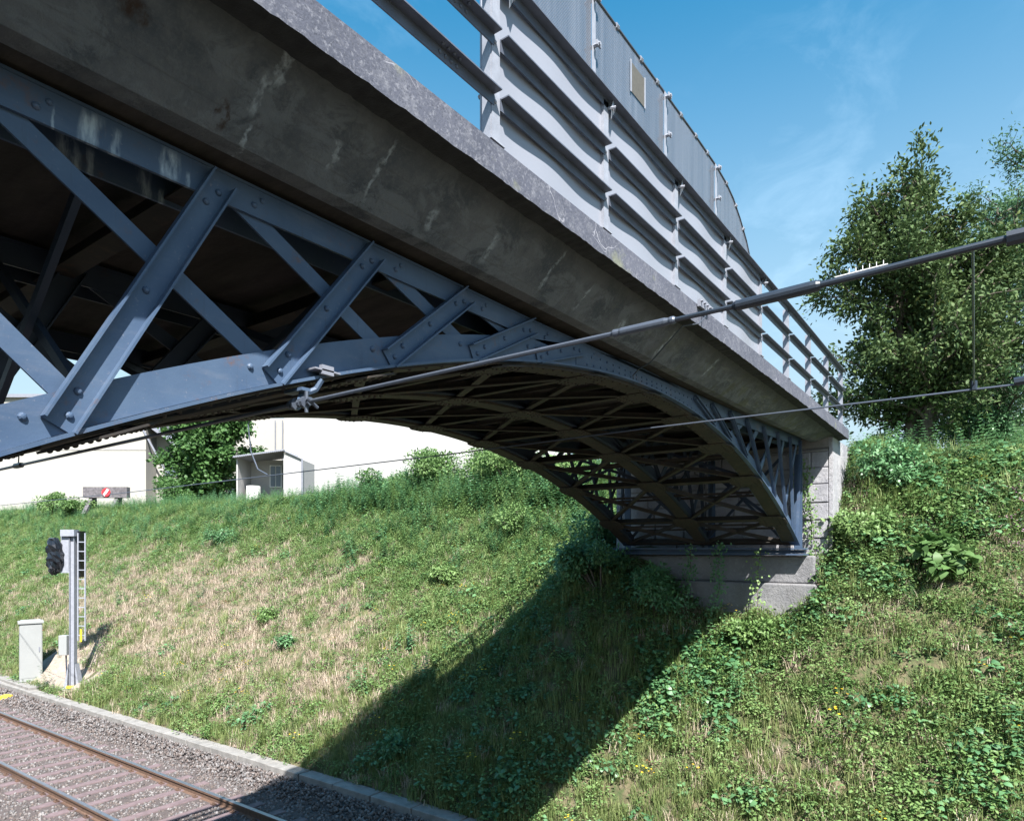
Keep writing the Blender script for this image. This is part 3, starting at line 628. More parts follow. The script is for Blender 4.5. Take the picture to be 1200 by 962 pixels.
# distant hedge-like bushes at the far left crest
for i, (u, v, rr, h, lb) in enumerate(((16.6, 47.5, 1.3, 1.4, 'bush at the far left of the bank crest, at the photo edge'), (16.4, 43.5, 1.1, 1.0, 'low bush on the bank crest left of the buffer stop'))):
    shrub('crest_bush', (u, v, gz(u, v) - .05), rr, h, 2600, .13, M['weed'], lb, seed=61 + i)
# ---------------------------------------------------------------- buildings beyond the bank
FW = Vector((.807, .5905, 0)); RT = Vector((.5905, -.807, 0))
def cw(px, F, z): return FW * F + RT * ((px - 600) / 775 * F) + Vector((0, 0, z))      # place on a frontage parallel to the far side
class FB(MB):
    """boxes laid out along the frontage: x along RT, y along FW"""
    def fbox(s, x0, x1, y0, y1, z0, z1):
        vs = [RT * x + FW * y + Vector((0, 0, z)) for z in (z0, z1) for y in (y0, y1) for x in (x0, x1)]
        return s.add(vs, [(0, 2, 3, 1), (4, 5, 7, 6), (0, 1, 5, 4), (2, 6, 7, 3), (0, 4, 6, 2), (1, 3, 7, 5)])
    def fprism(s, poly, y0, y1):
        return s.loft([[RT * x + FW * y0 + Vector((0, 0, z)) for x, z in poly], [RT * x + FW * y1 + Vector((0, 0, z)) for x, z in poly]])
def X(px, F): return (px - 600) / 775 * F
def Zp(py, F): return (642 - py) / 775 * F
F1 = 60.
b1 = empty('warehouse', tuple(cw(90, F1, 2.2)), 'huge cream walled warehouse at the left behind the bank and the buffer stop', 'building')
FB().fbox(X(-330, F1), X(171, F1), F1, F1 + 18, 1.0, 13.6).build('wall', M['cream'], b1)
mb = FB(); mb.fbox(X(-334, F1), X(175, F1), F1 - .3, F1 + 18.4, 13.6, 13.9); mb.build('roof', M['corr'], b1)
mb = FB(); mb.fprism([(X(171, F1), Zp(498, F1)), (X(171, F1), 1.0), (X(197, F1), 1.0), (X(197, F1), Zp(522, F1))], F1 + 1.8, F1 + 12); mb.build('lean_to', M['cream'], b1)
mb = FB(); mb.fprism([(X(171.5, F1), Zp(494, F1)), (X(212, F1), Zp(524, F1)), (X(212, F1), Zp(527, F1)), (X(171.5, F1), Zp(498, F1))], F1 - .1, F1 + 12.2); mb.build('lean_to_roof', M['corr'], b1)
FB().fbox(X(181, F1), X(196, F1), F1 + 1.72, F1 + 1.79, Zp(556, F1), Zp(529, F1)).build('window', M['glass'], b1)
mb = FB(); a, b = cw(168, F1, Zp(503, F1)) - FW * .1, cw(197, F1, Zp(556, F1)) - FW * .1; mb.bar(a, b, .12, .12, FW); mb.build('drainpipe', M['corr'], b1)
mb = FB(); mb.fbox(X(-330, F1), X(171, F1), F1 - .03, F1 - .004, Zp(527.6, F1), Zp(526.9, F1)); mb.build('wall_joint', M['conc'], b1)
F2 = 55.
b2 = empty('long_hall', tuple(cw(450, F2, 2.2)), 'long blank white hall behind the bushes on the bank crest, in the middle', 'building')
FB().fbox(X(333, F2), X(668, F2), F2, F2 + 16, 1.0, 11.5).build('wall', M['white'], b2)
FB().fbox(X(205, F2), X(332, F2), F2 + 1.2, F2 + 14, 1.0, 11.0).build('side_wing', M['cream'], b2)
mb = FB(); mb.fbox(X(331, F2), X(671, F2), F2 - .2, F2 + 16.2, 11.5, 11.8); mb.build('roof', M['corr'], b2)
mb = FB()
for px in (322.5, 331): mb.tube([cw(px, F2 + 1.05, 4), cw(px, F2 + 1.05, 10.8)], .05, 6)
mb.build('drainpipe', M['corr'], b2)
for px in (391, 440, 512, 560): FB().fbox(X(px, F2), X(px + .35, F2), F2 - .02, F2 - .003, 2, 11.4).build('panel_joint', M['cream'], b2)
F3 = 43.
b3 = empty('porch_annex', tuple(cw(315, F3, 2.2)), 'small white open porch with a corrugated roof and a window, between tree and white hall', 'building')
FB().fbox(X(277, F3), X(278.6, F3), F3, F3 + 2.2, 1.5, Zp(536, F3)).build('side_wall', M['white'], b3)
FB().fbox(X(277, F3), X(333, F3), F3 + 2.2, F3 + 2.4, 1.5, Zp(534, F3)).build('back_wall', M['white'], b3)
mb = FB(); mb.fprism([(X(332.2, F3), 1.5), (X(353, F3), 1.5), (X(353, F3), Zp(538, F3)), (X(332.2, F3), Zp(529, F3))], F3, F3 + 2.9); mb.build('front_wall', M['white'], b3)
mb = FB(); npf = 26; x0, x1 = X(275.5, F3), X(334, F3)
top = [(x0 + (x1 - x0) * i / (npf * 2), Zp(535.5 - 8 * i / (npf * 2), F3) + (.04 if i % 2 else 0)) for i in range(npf * 2 + 1)]
mb.fprism(top + [(x, z - .10) for x, z in top[::-1]], F3 - .35, F3 + 2.6); mb.build('porch_roof', M['corr'], b3)
F4 = F3 + 2.1
w3 = FB().fbox(X(316, F4), X(330, F4), F3 + 2.10, F3 + 2.19, Zp(571, F4), Zp(545, F4)).build('window', M['wpaint'], b3)
mb = FB(); mb.fbox(X(317.2, F4), X(322.6, F4), F3 + 2.06, F3 + 2.095, Zp(570, F4), Zp(546.5, F4)); mb.fbox(X(323.6, F4), X(329, F4), F3 + 2.06, F3 + 2.095, Zp(570, F4), Zp(546.5, F4)); mb.build('pane', M['glass'], w3)
mb = FB(); mb.tube([cw(354, F3 - .1, 2), cw(354, F3 - .1, Zp(538, F3)), cw(334, F3 - .1, Zp(529, F3))], .06, 6); mb.build('drainpipe', M['corr'], b3)
mb = FB(); c = cw(297, F3 + .9, 2.35); mb.tube([c, c + Vector((0, 0, .95)), c + Vector((0, 0, 1.75))], [.40, .47, .45], 16)
t_ = mb.build('water_butt', M['wpaint'], org=c); tag(t_, 'round white tub standing under the porch roof beside the window', 'tub'); 
lin = cw(246, 50, 2.0)
tree('lime_tree', tuple(lin), 10.0, 1., 4.0, M['treeC'], 34000, .28, 'dense bright green tree between the cream warehouse and the small porch', 13, .75, 'round', (0, 0), 3, .16, .2, twig=False, low=.0)
shrub('side_bush', tuple(cw(205, 45, 2.0)), 1.6, 3.2, 3000, .16, M['treeC'], 'looser green bush at the left foot of the dense bright tree', seed=71)
# buffer stop on the siding
Fb = 39.; bs = empty('buffer_stop', tuple(cw(122, Fb, 2.2)), 'dark timber buffer stop with a red and white disc on the far bank crest', 'buffer stop')
g0 = 1.9
FB().fbox(X(97, Fb), X(148.5, Fb), Fb, Fb + .35, Zp(583, Fb), Zp(570.5, Fb)).build('beam', M['wood'], bs)
for px in (107, 137):
    mb = FB(); mb.bar(cw(px + 2, Fb + .5, Zp(580, Fb)), cw(px - 9, Fb - 1.2, g0), .18, .2, RT); mb.build('brace', M['wood'], bs)
    mb = FB(); mb.bar(cw(px + 3, Fb + .5, Zp(580, Fb)), cw(px + 3, Fb + .5, g0), .22, .22, RT); mb.build('post', M['wood'], bs)
c = cw(124.5, Fb - .02, Zp(577, Fb)); mb = FB(); mb.tube([c, c - FW * .04], .25, 20); dk = mb.build('disc', M['red'], bs)
mb = FB(); q = c - FW * .047; dr = (RT * .7 + Vector((0, 0, 1))).normalized(); mb.bar(q - dr * .225, q + dr * .225, .006, .13, FW.cross(dr)); mb.build('stripe', M['wpaint'], dk)
# ---------------------------------------------------------------- signal and cabinet by the track
sg0 = Vector((8.42, 22.8, 0)); zb = -4.28
mbc = MB(); mbc.box(8.10, 8.78, 22.35, 23.25, -4.75, zb); pl = mbc.build('concrete_block', M['conc'], org=(8.42, 22.8, -4.7)); bevel(pl, .015); tag(pl, 'pale concrete foundation block under the signal mast', 'block')
sgm = empty('railway_signal', (8.42, 22.8, zb), 'grey galvanised signal mast with a ladder and a head wrapped in black plastic', 'signal')
def fr(o, x, y, z): return o + RT * x + FW * y + Vector((0, 0, z))
def frbox(mb, o, x0, x1, y0, y1, z0, z1):
    return mb.add([fr(o, x, y, z) for z in (z0, z1) for y in (y0, y1) for x in (x0, x1)], [(0, 2, 3, 1), (4, 5, 7, 6), (0, 1, 5, 4), (2, 6, 7, 3), (0, 4, 6, 2), (1, 3, 7, 5)])
mb = MB()
for x0, x1, y0, y1 in ((-.09, -.078, -.08, .08), (.05, .062, -.08, .08), (-.078, .05, -.012, .0)): frbox(mb, sg0, x0, x1, y0, y1, zb + .03, .50)
m_ = mb.build('mast', M['galv'], sgm)
mb = MB(); frbox(mb, sg0, -.27, .24, -.2, .2, zb, zb + .03)
for s in (-1, 1): mb.add([fr(sg0, .14 * s, -.10, zb + .03), fr(sg0, .30 * s * .8, -.10, zb + .03), fr(sg0, .10 * s, -.10, zb + .75), fr(sg0, .14 * s, .10, zb + .03), fr(sg0, .30 * s * .8, .10, zb + .03), fr(sg0, .10 * s, .10, zb + .75)], [(0, 1, 2), (3, 5, 4), (0, 3, 4, 1), (1, 4, 5, 2), (2, 5, 3, 0)])
mb.build('base_plate', M['galv'], sgm)
mb = MB()
for x in (.14, .36): frbox(mb, sg0, x, x + .035, -.05, -.02, zb + 1.45, .46)
z = zb + 1.6
while z < .42: frbox(mb, sg0, .175, .36, -.045, -.02, z, z + .028); z += .285
mb.build('ladder', M['galv'], sgm)
mb = MB(); frbox(mb, sg0, -.32, .10, -.14, .10, .36, .56); hd = mb.build('bracket', M['galv'], sgm)
mb = MB(); frbox(mb, sg0, -.36, -.12, -.05, .0, -.72, .36); frbox(mb, sg0, -.42, -.1, -.06, .02, -.76, -.72); mb.build('back_plate', M['galv'], sgm)
bm_ = MB(); rr = np.random.default_rng(5); secs = []
for i in range(12):
    t = i / 11; zz_ = .30 - 1.12 * t; w = .25 * (math.sin(math.pi * min(1, t * .9 + .08)) ** .5); sec = []
    for k in range(14):
        a = 2 * math.pi * k / 14; j = rr.uniform(.66, 1.15); sec.append(fr(sg0, -.52 + .05 * math.sin(3 * t) + w * math.cos(a) * j, -.14 + w * .9 * math.sin(a) * j, zz_ + rr.uniform(-.02, .02)))
    secs.append(sec)
bm_.loft(secs); bg_ = bm_.build('plastic_cover', M['bag'], sgm)
mb = MB(); frbox(mb, sg0, .12, .20, .0, .25, -.9, .52); mb.build('rear_shield', M['bag'], sgm)
mb = MB(); frbox(mb, sg0, -.36, -.115, -.16, .02, zb + 1.02, zb + 1.62); jb = mb.build('junction_box', M['whitecab'], sgm); bevel(jb, .01)
mb = MB(); mb.tube([fr(sg0, -.2, -.05, zb + 1.02), fr(sg0, -.18, -.05, zb + .5), fr(sg0, -.2, -.05, zb + .05)], .022, 6); mb.build('conduit', M['cable'], sgm)
mb = MB(); frbox(mb, sg0, .24, .29, -.07, -.05, zb + 1.42, zb + 1.80); mb.build('warning_plate', M['yellow'], sgm)
mb = MB(); frbox(mb, sg0, -.08, .22, -.24, -.16, zb + .035, zb + .10); mb.build('strap', M['yellow'], sgm)
# cabinet
cb0 = Vector((8.12, 25.35, 0)); zc = -4.30
mb = MB(); mb.box(7.66, 8.75, 24.1, 27.6, -4.7, zc - .01); sb = mb.build('concrete_slab', M['conc'], org=(8.2, 25.2, -4.65)); bevel(sb, .015); tag(sb, 'flat pale concrete slab under the tall cabinet beside the kerb', 'slab')
cab = empty('trackside_cabinet', (8.12, 25.35, zc), 'tall pale grey trackside cabinet with a pitched cap at the left edge', 'cabinet')
A = math.radians(38)
def cbx(mb, x0, x1, y0, y1, z0, z1):
    def q(x, y, z): xx = x * math.cos(A) - y * math.sin(A); yy = x * math.sin(A) + y * math.cos(A); return fr(cb0, xx, yy, z)
    return mb.add([q(x, y, z) for z in (z0, z1) for y in (y0, y1) for x in (x0, x1)], [(0, 2, 3, 1), (4, 5, 7, 6), (0, 1, 5, 4), (2, 6, 7, 3), (0, 4, 6, 2), (1, 3, 7, 5)])
mb = MB(); cbx(mb, -.30, .30, -.26, .26, zc, zc + 1.86); o = mb.build('housing', M['whitecab'], cab); bevel(o, .012)
mb = MB(); cbx(mb, -.275, .275, -.268, -.2605, zc + .12, zc + 1.82); d_ = mb.build('door', M['whitecab'], cab)
mb = MB(); cbx(mb, .20, .23, -.285, -.2685, zc + .95, zc + 1.1); mb.build('handle', M['corr'], d_)
mb = MB(); cbx(mb, -.34, .34, -.30, .30, zc + 1.86, zc + 1.93); cbx(mb, -.27, .27, -.23, .23, zc + 1.9301, zc + 1.96); o = mb.build('cap', M['whitecab'], cab); bevel(o, .01)
mb = MB(); mb.tube([(7.12, 24.2, -4.56), (7.12, 24.2, -4.47), (7.12, 24.2, -4.44)], [.17, .16, .09], 14); y_ = mb.build('track_marker', M['yellow'], org=(7.12, 24.2, -4.56), smooth=False); tag(y_, 'small round yellow cap lying on the ballast in front of the cabinet', 'marker')
# sandy cut behind the cabinet and signal
def patch(name, u0, u1, v0, v1, dz, label):
    us = np.linspace(u0, u1, 16); vv = np.linspace(v0, v1, 22); U, V = np.meshgrid(us, vv, indexing='ij')
    e = 1 - np.maximum(np.abs((U - (u0 + u1) / 2) / ((u1 - u0) / 2)) ** 2, np.abs((V - (v0 + v1) / 2) / ((v1 - v0) / 2)) ** 2)
    Z = ground_z(U, V) + dz * np.clip(e * 3 + .5 * fnoise(U, V, 5.), -1.5, 1); vs = np.stack([U.ravel(), V.ravel(), Z.ravel()], 1)
    n_ = len(vv); i, j = np.meshgrid(np.arange(15), np.arange(n_ - 1), indexing='ij'); a = (i * n_ + j).ravel()
    return tag(link(name, npmesh(name, vs, np.stack([a, a + n_, a + n_ + 1, a + 1], 1), M['sand'], smooth=True)), label, None, kind='structure')
patch('sand_patch', 8.1, 9.75, 22.9, 26.0, .06, None); patch('sand_patch', 8.25, 9.1, 20.9, 22.6, .05, None)
# ---------------------------------------------------------------- abutments
def masonry(mb, face, c, a0, a1, z0, z1, h=.34, w=.62, dep=.05):
    r = random.Random(3); z = z0; k = 0
    while z < z1 - .02:
        hh = min(h * r.uniform(.92, 1.08), z1 - z); x = a0 - (w / 2 if k % 2 else 0)
        while x < a1 - .01:
            ww = w * r.uniform(.85, 1.15); xa, xb = max(x, a0) + .003, min(x + ww, a1) - .003
            if xb - xa > .04:
                p = r.uniform(.0, .03)
                za, zb_ = z + .003, z + hh - .003; i = .014
                if face == 'u': vs = [(c, xa, za), (c, xb, za), (c, xb, zb_), (c, xa, zb_), (c - dep - p, xa + i, za + i), (c - dep - p, xb - i, za + i), (c - dep - p, xb - i, zb_ - i), (c - dep - p, xa + i, zb_ - i)]
                else: vs = [(xa, c, za), (xb, c, za), (xb, c, zb_), (xa, c, zb_), (xa + i, c - dep - p, za + i), (xb - i, c - dep - p, za + i), (xb - i, c - dep - p, zb_ - i), (xa + i, c - dep - p, zb_ - i)]
                mb.add(vs, [(0, 3, 2, 1), (4, 5, 6, 7), (0, 1, 5, 4), (1, 2, 6, 5), (2, 3, 7, 6), (3, 0, 4, 7)])
            x += ww
        z += hh; k += 1
ab = empty('abutment', (12.5, 4.3, -2.5), 'grey stone block abutment carrying the far end of the arch bridge, set in the bank', 'abutment')
mb = MB(); mb.box(12.33, 15.5, 2.30, 6.34, -3, 1.72); mb.build('core_wall', M['stone'], ab)
mb = MB(); masonry(mb, 'u', 12.329, 2.302, 6.3, -.12, 1.70, .30, .55, .016); mb.build('block_facing', M['stone'], ab)
mb = MB(); mb.box(12.30, 13.9, 2.24, 2.298, -3, 1.89); mb.build('side_wall', M['stone'], ab)
mb = MB(); mb.box(12.28, 15.4, 2.30, 6.34, 1.722, 1.90); mb.build('cap_stone', M['conc'], ab)
mb = MB(); mb.box(11.88, 12.35, 2.44, 6.2, -.60, -.13); mb.box(11.78, 12.36, 2.40, 6.15, -3.0, -.603); o = mb.build('plinth', M['plinth'], ab); bevel(o, .03, 3)
mb = MB()
for u0, z0 in ((11.70, -.12), (11.70, -.025)):
    mb.box(u0, u0 + .25, 2.55, 6.10, z0, z0 + .025)
mb.box(11.80, 11.84, 2.58, 6.06, -.09, -.03); mb.build('bearing_beam', M['steel'], ab)
ab2 = empty('abutment', (-.8, 4.3, -4.5), 'near stone abutment carrying the bridge, hidden beyond the left edge', 'abutment')
mb = MB(); mb.box(-3.6, -.28, 2.26, 6.34, -4.9, 1.72); mb.box(-3.6, .28, 2.44, 6.2, -4.9, -.13); mb.build('core_wall', M['stone'], ab2)
# ---------------------------------------------------------------- the bridge
U0, K_, Z0 = 6.05, .044, 1.53
def az(u): return Z0 - K_ * (u - U0) ** 2
bridge = empty('arch_bridge', (6.05, 4.32, 1.5), 'blue grey riveted steel arch bridge with a concrete deck crossing over the railway', 'bridge')
us = np.arange(.24, 11.87, .16603)
def arch_band(y0, y1, d0, d1, a=.24, b=11.86, n=70):
    mb = MB(); q = np.linspace(a, b, n)
    mb.loft([[(u, y0, az(u) + d0), (u, y1, az(u) + d0), (u, y1, az(u) + d1), (u, y0, az(u) + d1)] for u in q]); return mb
def merge(a, b): a.add(b.v, b.f); return a
SP = {'near': (2.70, 2.93, -1), 'mid': (4.20, 4.43, -1), 'far': (5.71, 5.94, 1)}
ctop = 1.60
bnode = [1.05, 1.93, 2.62, 3.35, 4.18]; tnode = [1.80, 2.62, 3.36, 4.15, 4.85]
# left half posts lean up toward mid-span, right half the same way mirrored
PL = [(.10, .72), (.94, 1.56), (1.80, 2.43), (2.52, 3.20), (3.24, 3.94), (3.98, 4.64)]
PR = [(7.72, 7.08), (8.30, 7.62), (8.95, 8.26), (9.62, 8.96), (10.35, 9.75), (11.0, 10.5), (11.45, 11.25), (11.72, 11.95)]
BL = [(1.02, -.1), (1.80, .66), (2.52, 1.58), (3.22, 2.44), (3.90, 3.26), (4.66, 4.00)]
BR = [(7.70, 8.35), (8.35, 9.00), (9.0, 9.68), (9.66, 10.40), (10.4, 11.08), (11.02, 11.9)]
def top_bot(u): return float(np.interp(u, [-1, .8, 4, 7.5, 10, 12.1], [1.46, 1.49, 1.51, 1.585, 1.655, 1.74]))
for key, (ya, yb, sd) in SP.items():
    near = key == 'near'; out = ya if sd < 0 else yb; inn = yb if sd < 0 else ya; s = sd
    rib = arch_band(min(out, out - s * .014), max(out, out - s * .014), .018, .175)
    merge(rib, arch_band(min(inn, inn + s * .014), max(inn, inn + s * .014), .018, .175))
    merge(rib, arch_band(ya - .04, yb + .0, 0, .016)); fl_ = arch_band(ya + .015, yb - .015, -.013, -.001, .9, 11.7); merge(fl_, arch_band(ya + .015, yb - .015, -.026, -.0145, 3.6, 8.5))
    # crown: solid web plate
    q = np.linspace(4.55, 7.60, 30); yo = sorted((out + s * .004, out - s * .012))
    rib.loft([[(u, yo[0], az(u) + .03), (u, yo[1], az(u) + .03), (u, yo[1], top_bot(u) + .115), (u, yo[0], top_bot(u) + .115)] for u in q])
    if near:
        y_ = out - .004
        for u in np.arange(4.72, 7.5, .115):
            rib.rivet((u, y_, az(u) + .045), (0, -1, 0), .011); 
            if 4.9 < u: rib.rivet((u, y_, top_bot(u) + .06), (0, -1, 0), .011)
        for b_, t_ in PL[1:]:
            rib.rivet((b_ - .10, out, az(b_ - .1) + .115), (0, -1, 0), .016)
        for u in np.arange(1.2, 11.6, .14): # under flange heads
            for yy in (ya + .04, yb - .04): fl_.rivet((u, yy, az(u) - .013 - (.0135 if 3.6 < u < 8.5 else 0)), (0, 0, -1), .012)
    fl_.build('cover_plate', M['rusty'], bridge)
    ms_ = M['steel'] if near else M['steel_shade']; o = rib.build('arch_rib', ms_, bridge)
    # top chord: two angles
    tc = MB(); q = np.linspace(-.6, 12.1, 40)
    for y0_, y1_ in ((min(out, out - s * .014), max(out, out - s * .014)), (min(inn, inn + s * .014), max(inn, inn + s * .014))):
        tc.loft([[(u, y0_, top_bot(u)), (u, y1_, top_bot(u)), (u, y1_, top_bot(u) + .125), (u, y0_, top_bot(u) + .125)] for u in q])
    tc.loft([[(u, ya - .0, top_bot(u) + .127), (u, yb + .0, top_bot(u) + .127), (u, yb, top_bot(u) + .14), (u, ya, top_bot(u) + .14)] for u in q])
    if near:
        for b_, t_ in PL:
            tc.rivet((t_ + .16, out, top_bot(t_) + .05), (0, -1, 0), .015)
            tc.rivet((t_ + .20, out, top_bot(t_) + .085), (0, -1, 0), .013)
    tc.build('top_chord', M['chord'] if near else ms_, bridge)
    # posts: channels on the outer face; bars: flats behind
    for L_, (lst) in enumerate((PL, PR)):
        for b_, t_ in lst:
            if not (0.2 < b_ < 11.9): continue
            a = Vector((b_, 0, az(b_) + .052)); c = Vector((t_, 0, top_bot(t_) + .085)); d = (c - a).normalized(); n_ = Vector((d.z, 0, -d.x))
            if c.z - a.z < .05: continue
            mb = MB(); yo = out + s * .008; w = .115 if L_ == 0 else .058
            def sec(p): return None
            def strip(off0, off1, y0, y1, trim0=0, trim1=0):
                P = []
                for e, tr in ((a, trim0), (c, trim1)):
                    P.append([e + d * tr + n_ * off0 + Vector((0, y0, 0)), e + d * tr + n_ * off1 + Vector((0, y0, 0)), e + d * tr + n_ * off1 + Vector((0, y1, 0)), e + d * tr + n_ * off0 + Vector((0, y1, 0))])
                mb.loft(P)
            strip(-w / 2, w / 2, yo - .004, yo + .004); fl = .042 if L_ == 0 else .034
            strip(-w / 2, -w / 2 + .009, yo + s * .0045, yo + s * fl); strip(w / 2 - .009, w / 2, yo + s * .0045, yo + s * fl)
            if near:
                ln = (c - a).length
                for t in (.055, .15, ln - .06, ln - .14) + ((ln * .5,) if ln > .5 else ()):
                    mb.rivet(a + d * t + Vector((0, yo - .004, 0)) + n_ * (.014 if t < .1 or t > ln - .1 else -.006), (0, -1, 0), .0155 if L_ == 0 else .010)
            o = mb.build('truss_post', ms_, bridge)
    for lst in (BL, BR):
        for b_, t_ in lst:
            a = Vector((b_, out - s * .022, az(b_) + .10)); c = Vector((t_, out - s * .022, top_bot(t_) + .08))
            if c.z - a.z < .03: continue
            mb = MB(); d = (c - a).normalized(); mb.bar(a - d * .06, c + d * .02, .085, .010, (0, 1, 0)); mb.build('diagonal_bar', ms_, bridge)
# end post on the abutment
mb = MB()
for y_ in (2.70, 4.2, 5.9): mb.box(12.00, 12.10, y_, y_ + .09, -.02, 1.60); mb.box(12.00, 12.012, y_ - .04, y_, -.02, 1.60)
mb.build('end_post', M['steel'], bridge)
nodes = [1.15, 2.45, 3.70, 4.95, 6.08, 7.2, 8.36, 9.60, 11.0]
def nrm(u): s_ = -2 * K_ * (u - U0); return Vector((-s_, 0, 1)).normalized()
def low(u): return az(u) - .03
yc = [2.815, 4.315, 5.825]
for i, u in enumerate(nodes + [11.78]):
    # cross strut (T section) between ribs
    for a_, b_ in ((2.93, 4.20), (4.43, 5.71)):
        mb = MB(); n_ = nrm(u); t_ = Vector((n_.z, 0, -n_.x)); p = Vector((u, 0, az(u))); w = .045
        for (o0, o1, h0, h1) in ((-w, w, -.012, -.002), (-.005, .005, -.001, .085)):
            P = []
            for y in (a_ - .12, b_ + .12) if h1 < 0 else (a_ + .0, b_):
                P.append([p + t_ * o0 + n_ * h0 + Vector((0, y, 0)), p + t_ * o1 + n_ * h0 + Vector((0, y, 0)), p + t_ * o1 + n_ * h1 + Vector((0, y, 0)), p + t_ * o0 + n_ * h1 + Vector((0, y, 0))])
            mb.loft(P)
        mb.build('cross_strut', M['rusty'], bridge)
    # gusset plates under the ribs with rivet heads
    if u < 11.5:
        for y in yc:
            mb = MB(); n_ = nrm(u); t_ = Vector((n_.z, 0, -n_.x)); p = Vector((u, y, az(u))) - n_ * .036
            poly = [(-.19, -.14), (-.09, -.215), (.09, -.215), (.19, -.14), (.19, .14), (.09, .215), (-.09, .215), (-.19, .14)]
            sh_ = .07 if y < 3 else (-.07 if y > 5 else 0); mb.loft([[p + t_ * a2 + Vector((0, b2 + sh_, 0)) + n_ * h for a2, b2 in poly] for h in (0, .010)])
            sh = .07 if y < 3 else (-.07 if y > 5 else 0)
            for a2 in (-.15, -.09, -.03, .03, .09, .15):
                for b2 in ((-.12, -.04, .04, .12) if abs(a2) > .1 else (-.18, -.11, .11, .18)): mb.rivet(p + t_ * a2 + Vector((0, b2 + sh, 0)), -n_, .012)
            mb.build('gusset_plate', M['rusty'], bridge)
allu = nodes + [11.8]
for u0, u1 in zip(allu, allu[1:]):     # light angles half way between the main struts, running across all three ribs
    um = (u0 + u1) / 2
    for dz_, du_ in ((.02, -.17), (.10, .12)):
        mb = MB(); x = um + du_; mb.box(x - .016, x + .016, 2.93, 5.71, az(x) + dz_, az(x) + dz_ + .006); mb.box(x - .016, x - .010, 2.93, 5.71, az(x) + dz_ + .0065, az(x) + dz_ + .035); mb.build('light_strut', M['rusty'], bridge)
for i in range(len(allu) - 1):
    u0, u1 = allu[i], allu[i + 1]
    for a_, b_ in ((2.815, 4.315), (4.315, 5.825)):
        for k, (ya_, yb_) in enumerate(((a_, b_), (b_, a_))):
            mb = MB(); p0 = Vector((u0, ya_, az(u0) - .004 - .013 * k)); p1 = Vector((u1, yb_, az(u1) - .004 - .013 * k)); d = (p1 - p0).normalized()
            mid = (p0 + p1) / 2; mid.z = az(mid.x) - .006 - .013 * k
            mb.bar(p0 + d * .1, p1 - d * .1, .062, .010, (0, 0, 1)); mb.bar(p0 + d * .12, p1 - d * .12, .006, .05, (0, 0, 1), oh=.031); mb.build('wind_brace', M['rusty'], bridge)
# vertical sway frames between ribs
for u in nodes + [11.7]:
    zt, zb_ = 1.50, az(u) + .06
    if zt - zb_ < .2: continue
    for a_, b_ in ((2.95, 4.18), (4.45, 5.69)):
        for (q0, q1) in (((a_, zb_), (b_, zt)), ((a_, zt), (b_, zb_))):
            mb = MB(); o_ = .02 if q0[1] == zb_ else -.02; mb.bar((u + o_, q0[0], q0[1]), (u + o_, q1[0], q1[1]), .045, .03, (1, 0, 0)); mb.build('sway_brace', M['steel_shade'], bridge)
# transverse floor beams and concrete deck
for u in np.arange(.3, 12.2, 1.185):
    mb = MB(); z = top_bot(u) + .03; mb.box(u - .06, u + .06, 2.72, 5.9, z - .01, z); mb.box(u - .005, u + .005, 2.72, 5.9, z + .0005, z + .10); mb.build('floor_beam', M['rusty'], bridge)
q = np.linspace(-4, 12.95, 90)
def half(v): return 8.64 - v
sec = [(2.20, 1.925), (2.50, 1.640), (2.585, 1.635), (2.60, 1.70)]
def dsec(u):
    c = camb(u); L_ = []; zb = float(np.interp(u, [-4, .72, 1.4, 3.5, 6.3, 9, 12.2, 13], [1.60, 1.63, 1.643, 1.675, 1.705, 1.745, 1.83, 1.85])); c2 = zb - 1.64; zs = max(zb + .02, top_bot(u) + .145)
    L_ = [(u, 2.20, 1.925 + c), (u, 2.50, zb), (u, 2.585, zb - .005), (u, 2.60, zs)]
    L_ += [(u, half(2.60), zs), (u, half(2.585), zb - .005), (u, half(2.50), zb), (u, half(2.20), 1.925 + c), (u, half(2.20), 1.99 + c), (u, 2.20, 1.99 + c)]
    return L_
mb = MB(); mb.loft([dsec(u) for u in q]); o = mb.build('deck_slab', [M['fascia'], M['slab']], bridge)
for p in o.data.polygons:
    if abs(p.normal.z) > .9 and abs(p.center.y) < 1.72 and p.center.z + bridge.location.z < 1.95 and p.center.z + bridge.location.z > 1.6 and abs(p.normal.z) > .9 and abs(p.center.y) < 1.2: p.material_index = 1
mb = MB(); mb.loft([[(u, 2.5, 1.994 + camb(u)), (u, 6.14, 1.994 + camb(u)), (u, 6.14, 2.03 + camb(u)), (u, 2.5, 2.03 + camb(u))] for u in q]); mb.build('road_surface', M['asphalt'], bridge)
for side in (0, 1):
    mb = MB(); r = random.Random(5 + side); q2 = np.arange(-4, 12.86, .035); secs = []; e1 = e2 = 0
    for u in q2:
        e1 = e1 * .3 + r.uniform(-.004, .004); e2 = e2 * .6 + r.uniform(-.0022, .0022); c = camb(u)
        ch = .0 if r.random() > .03 else .012
        s5 = [(2.08 + e2 * .6, 1.912 + e1 - ch * .3), (2.405, 1.925), (2.405, 2.095), (2.10, 2.10 + e2 * .4), (2.082 + e2 * .4, 2.083 + e2 * .3)]
        s5 = [(y if not side else half(y), z + c) for y, z in s5]; secs.append([(u, y, z) for y, z in s5])
    mb.loft(secs); o = mb.build('coping', [M['coping'], M['soffit_shade']], bridge)
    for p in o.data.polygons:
        if p.normal.z < -.8: p.material_index = 1
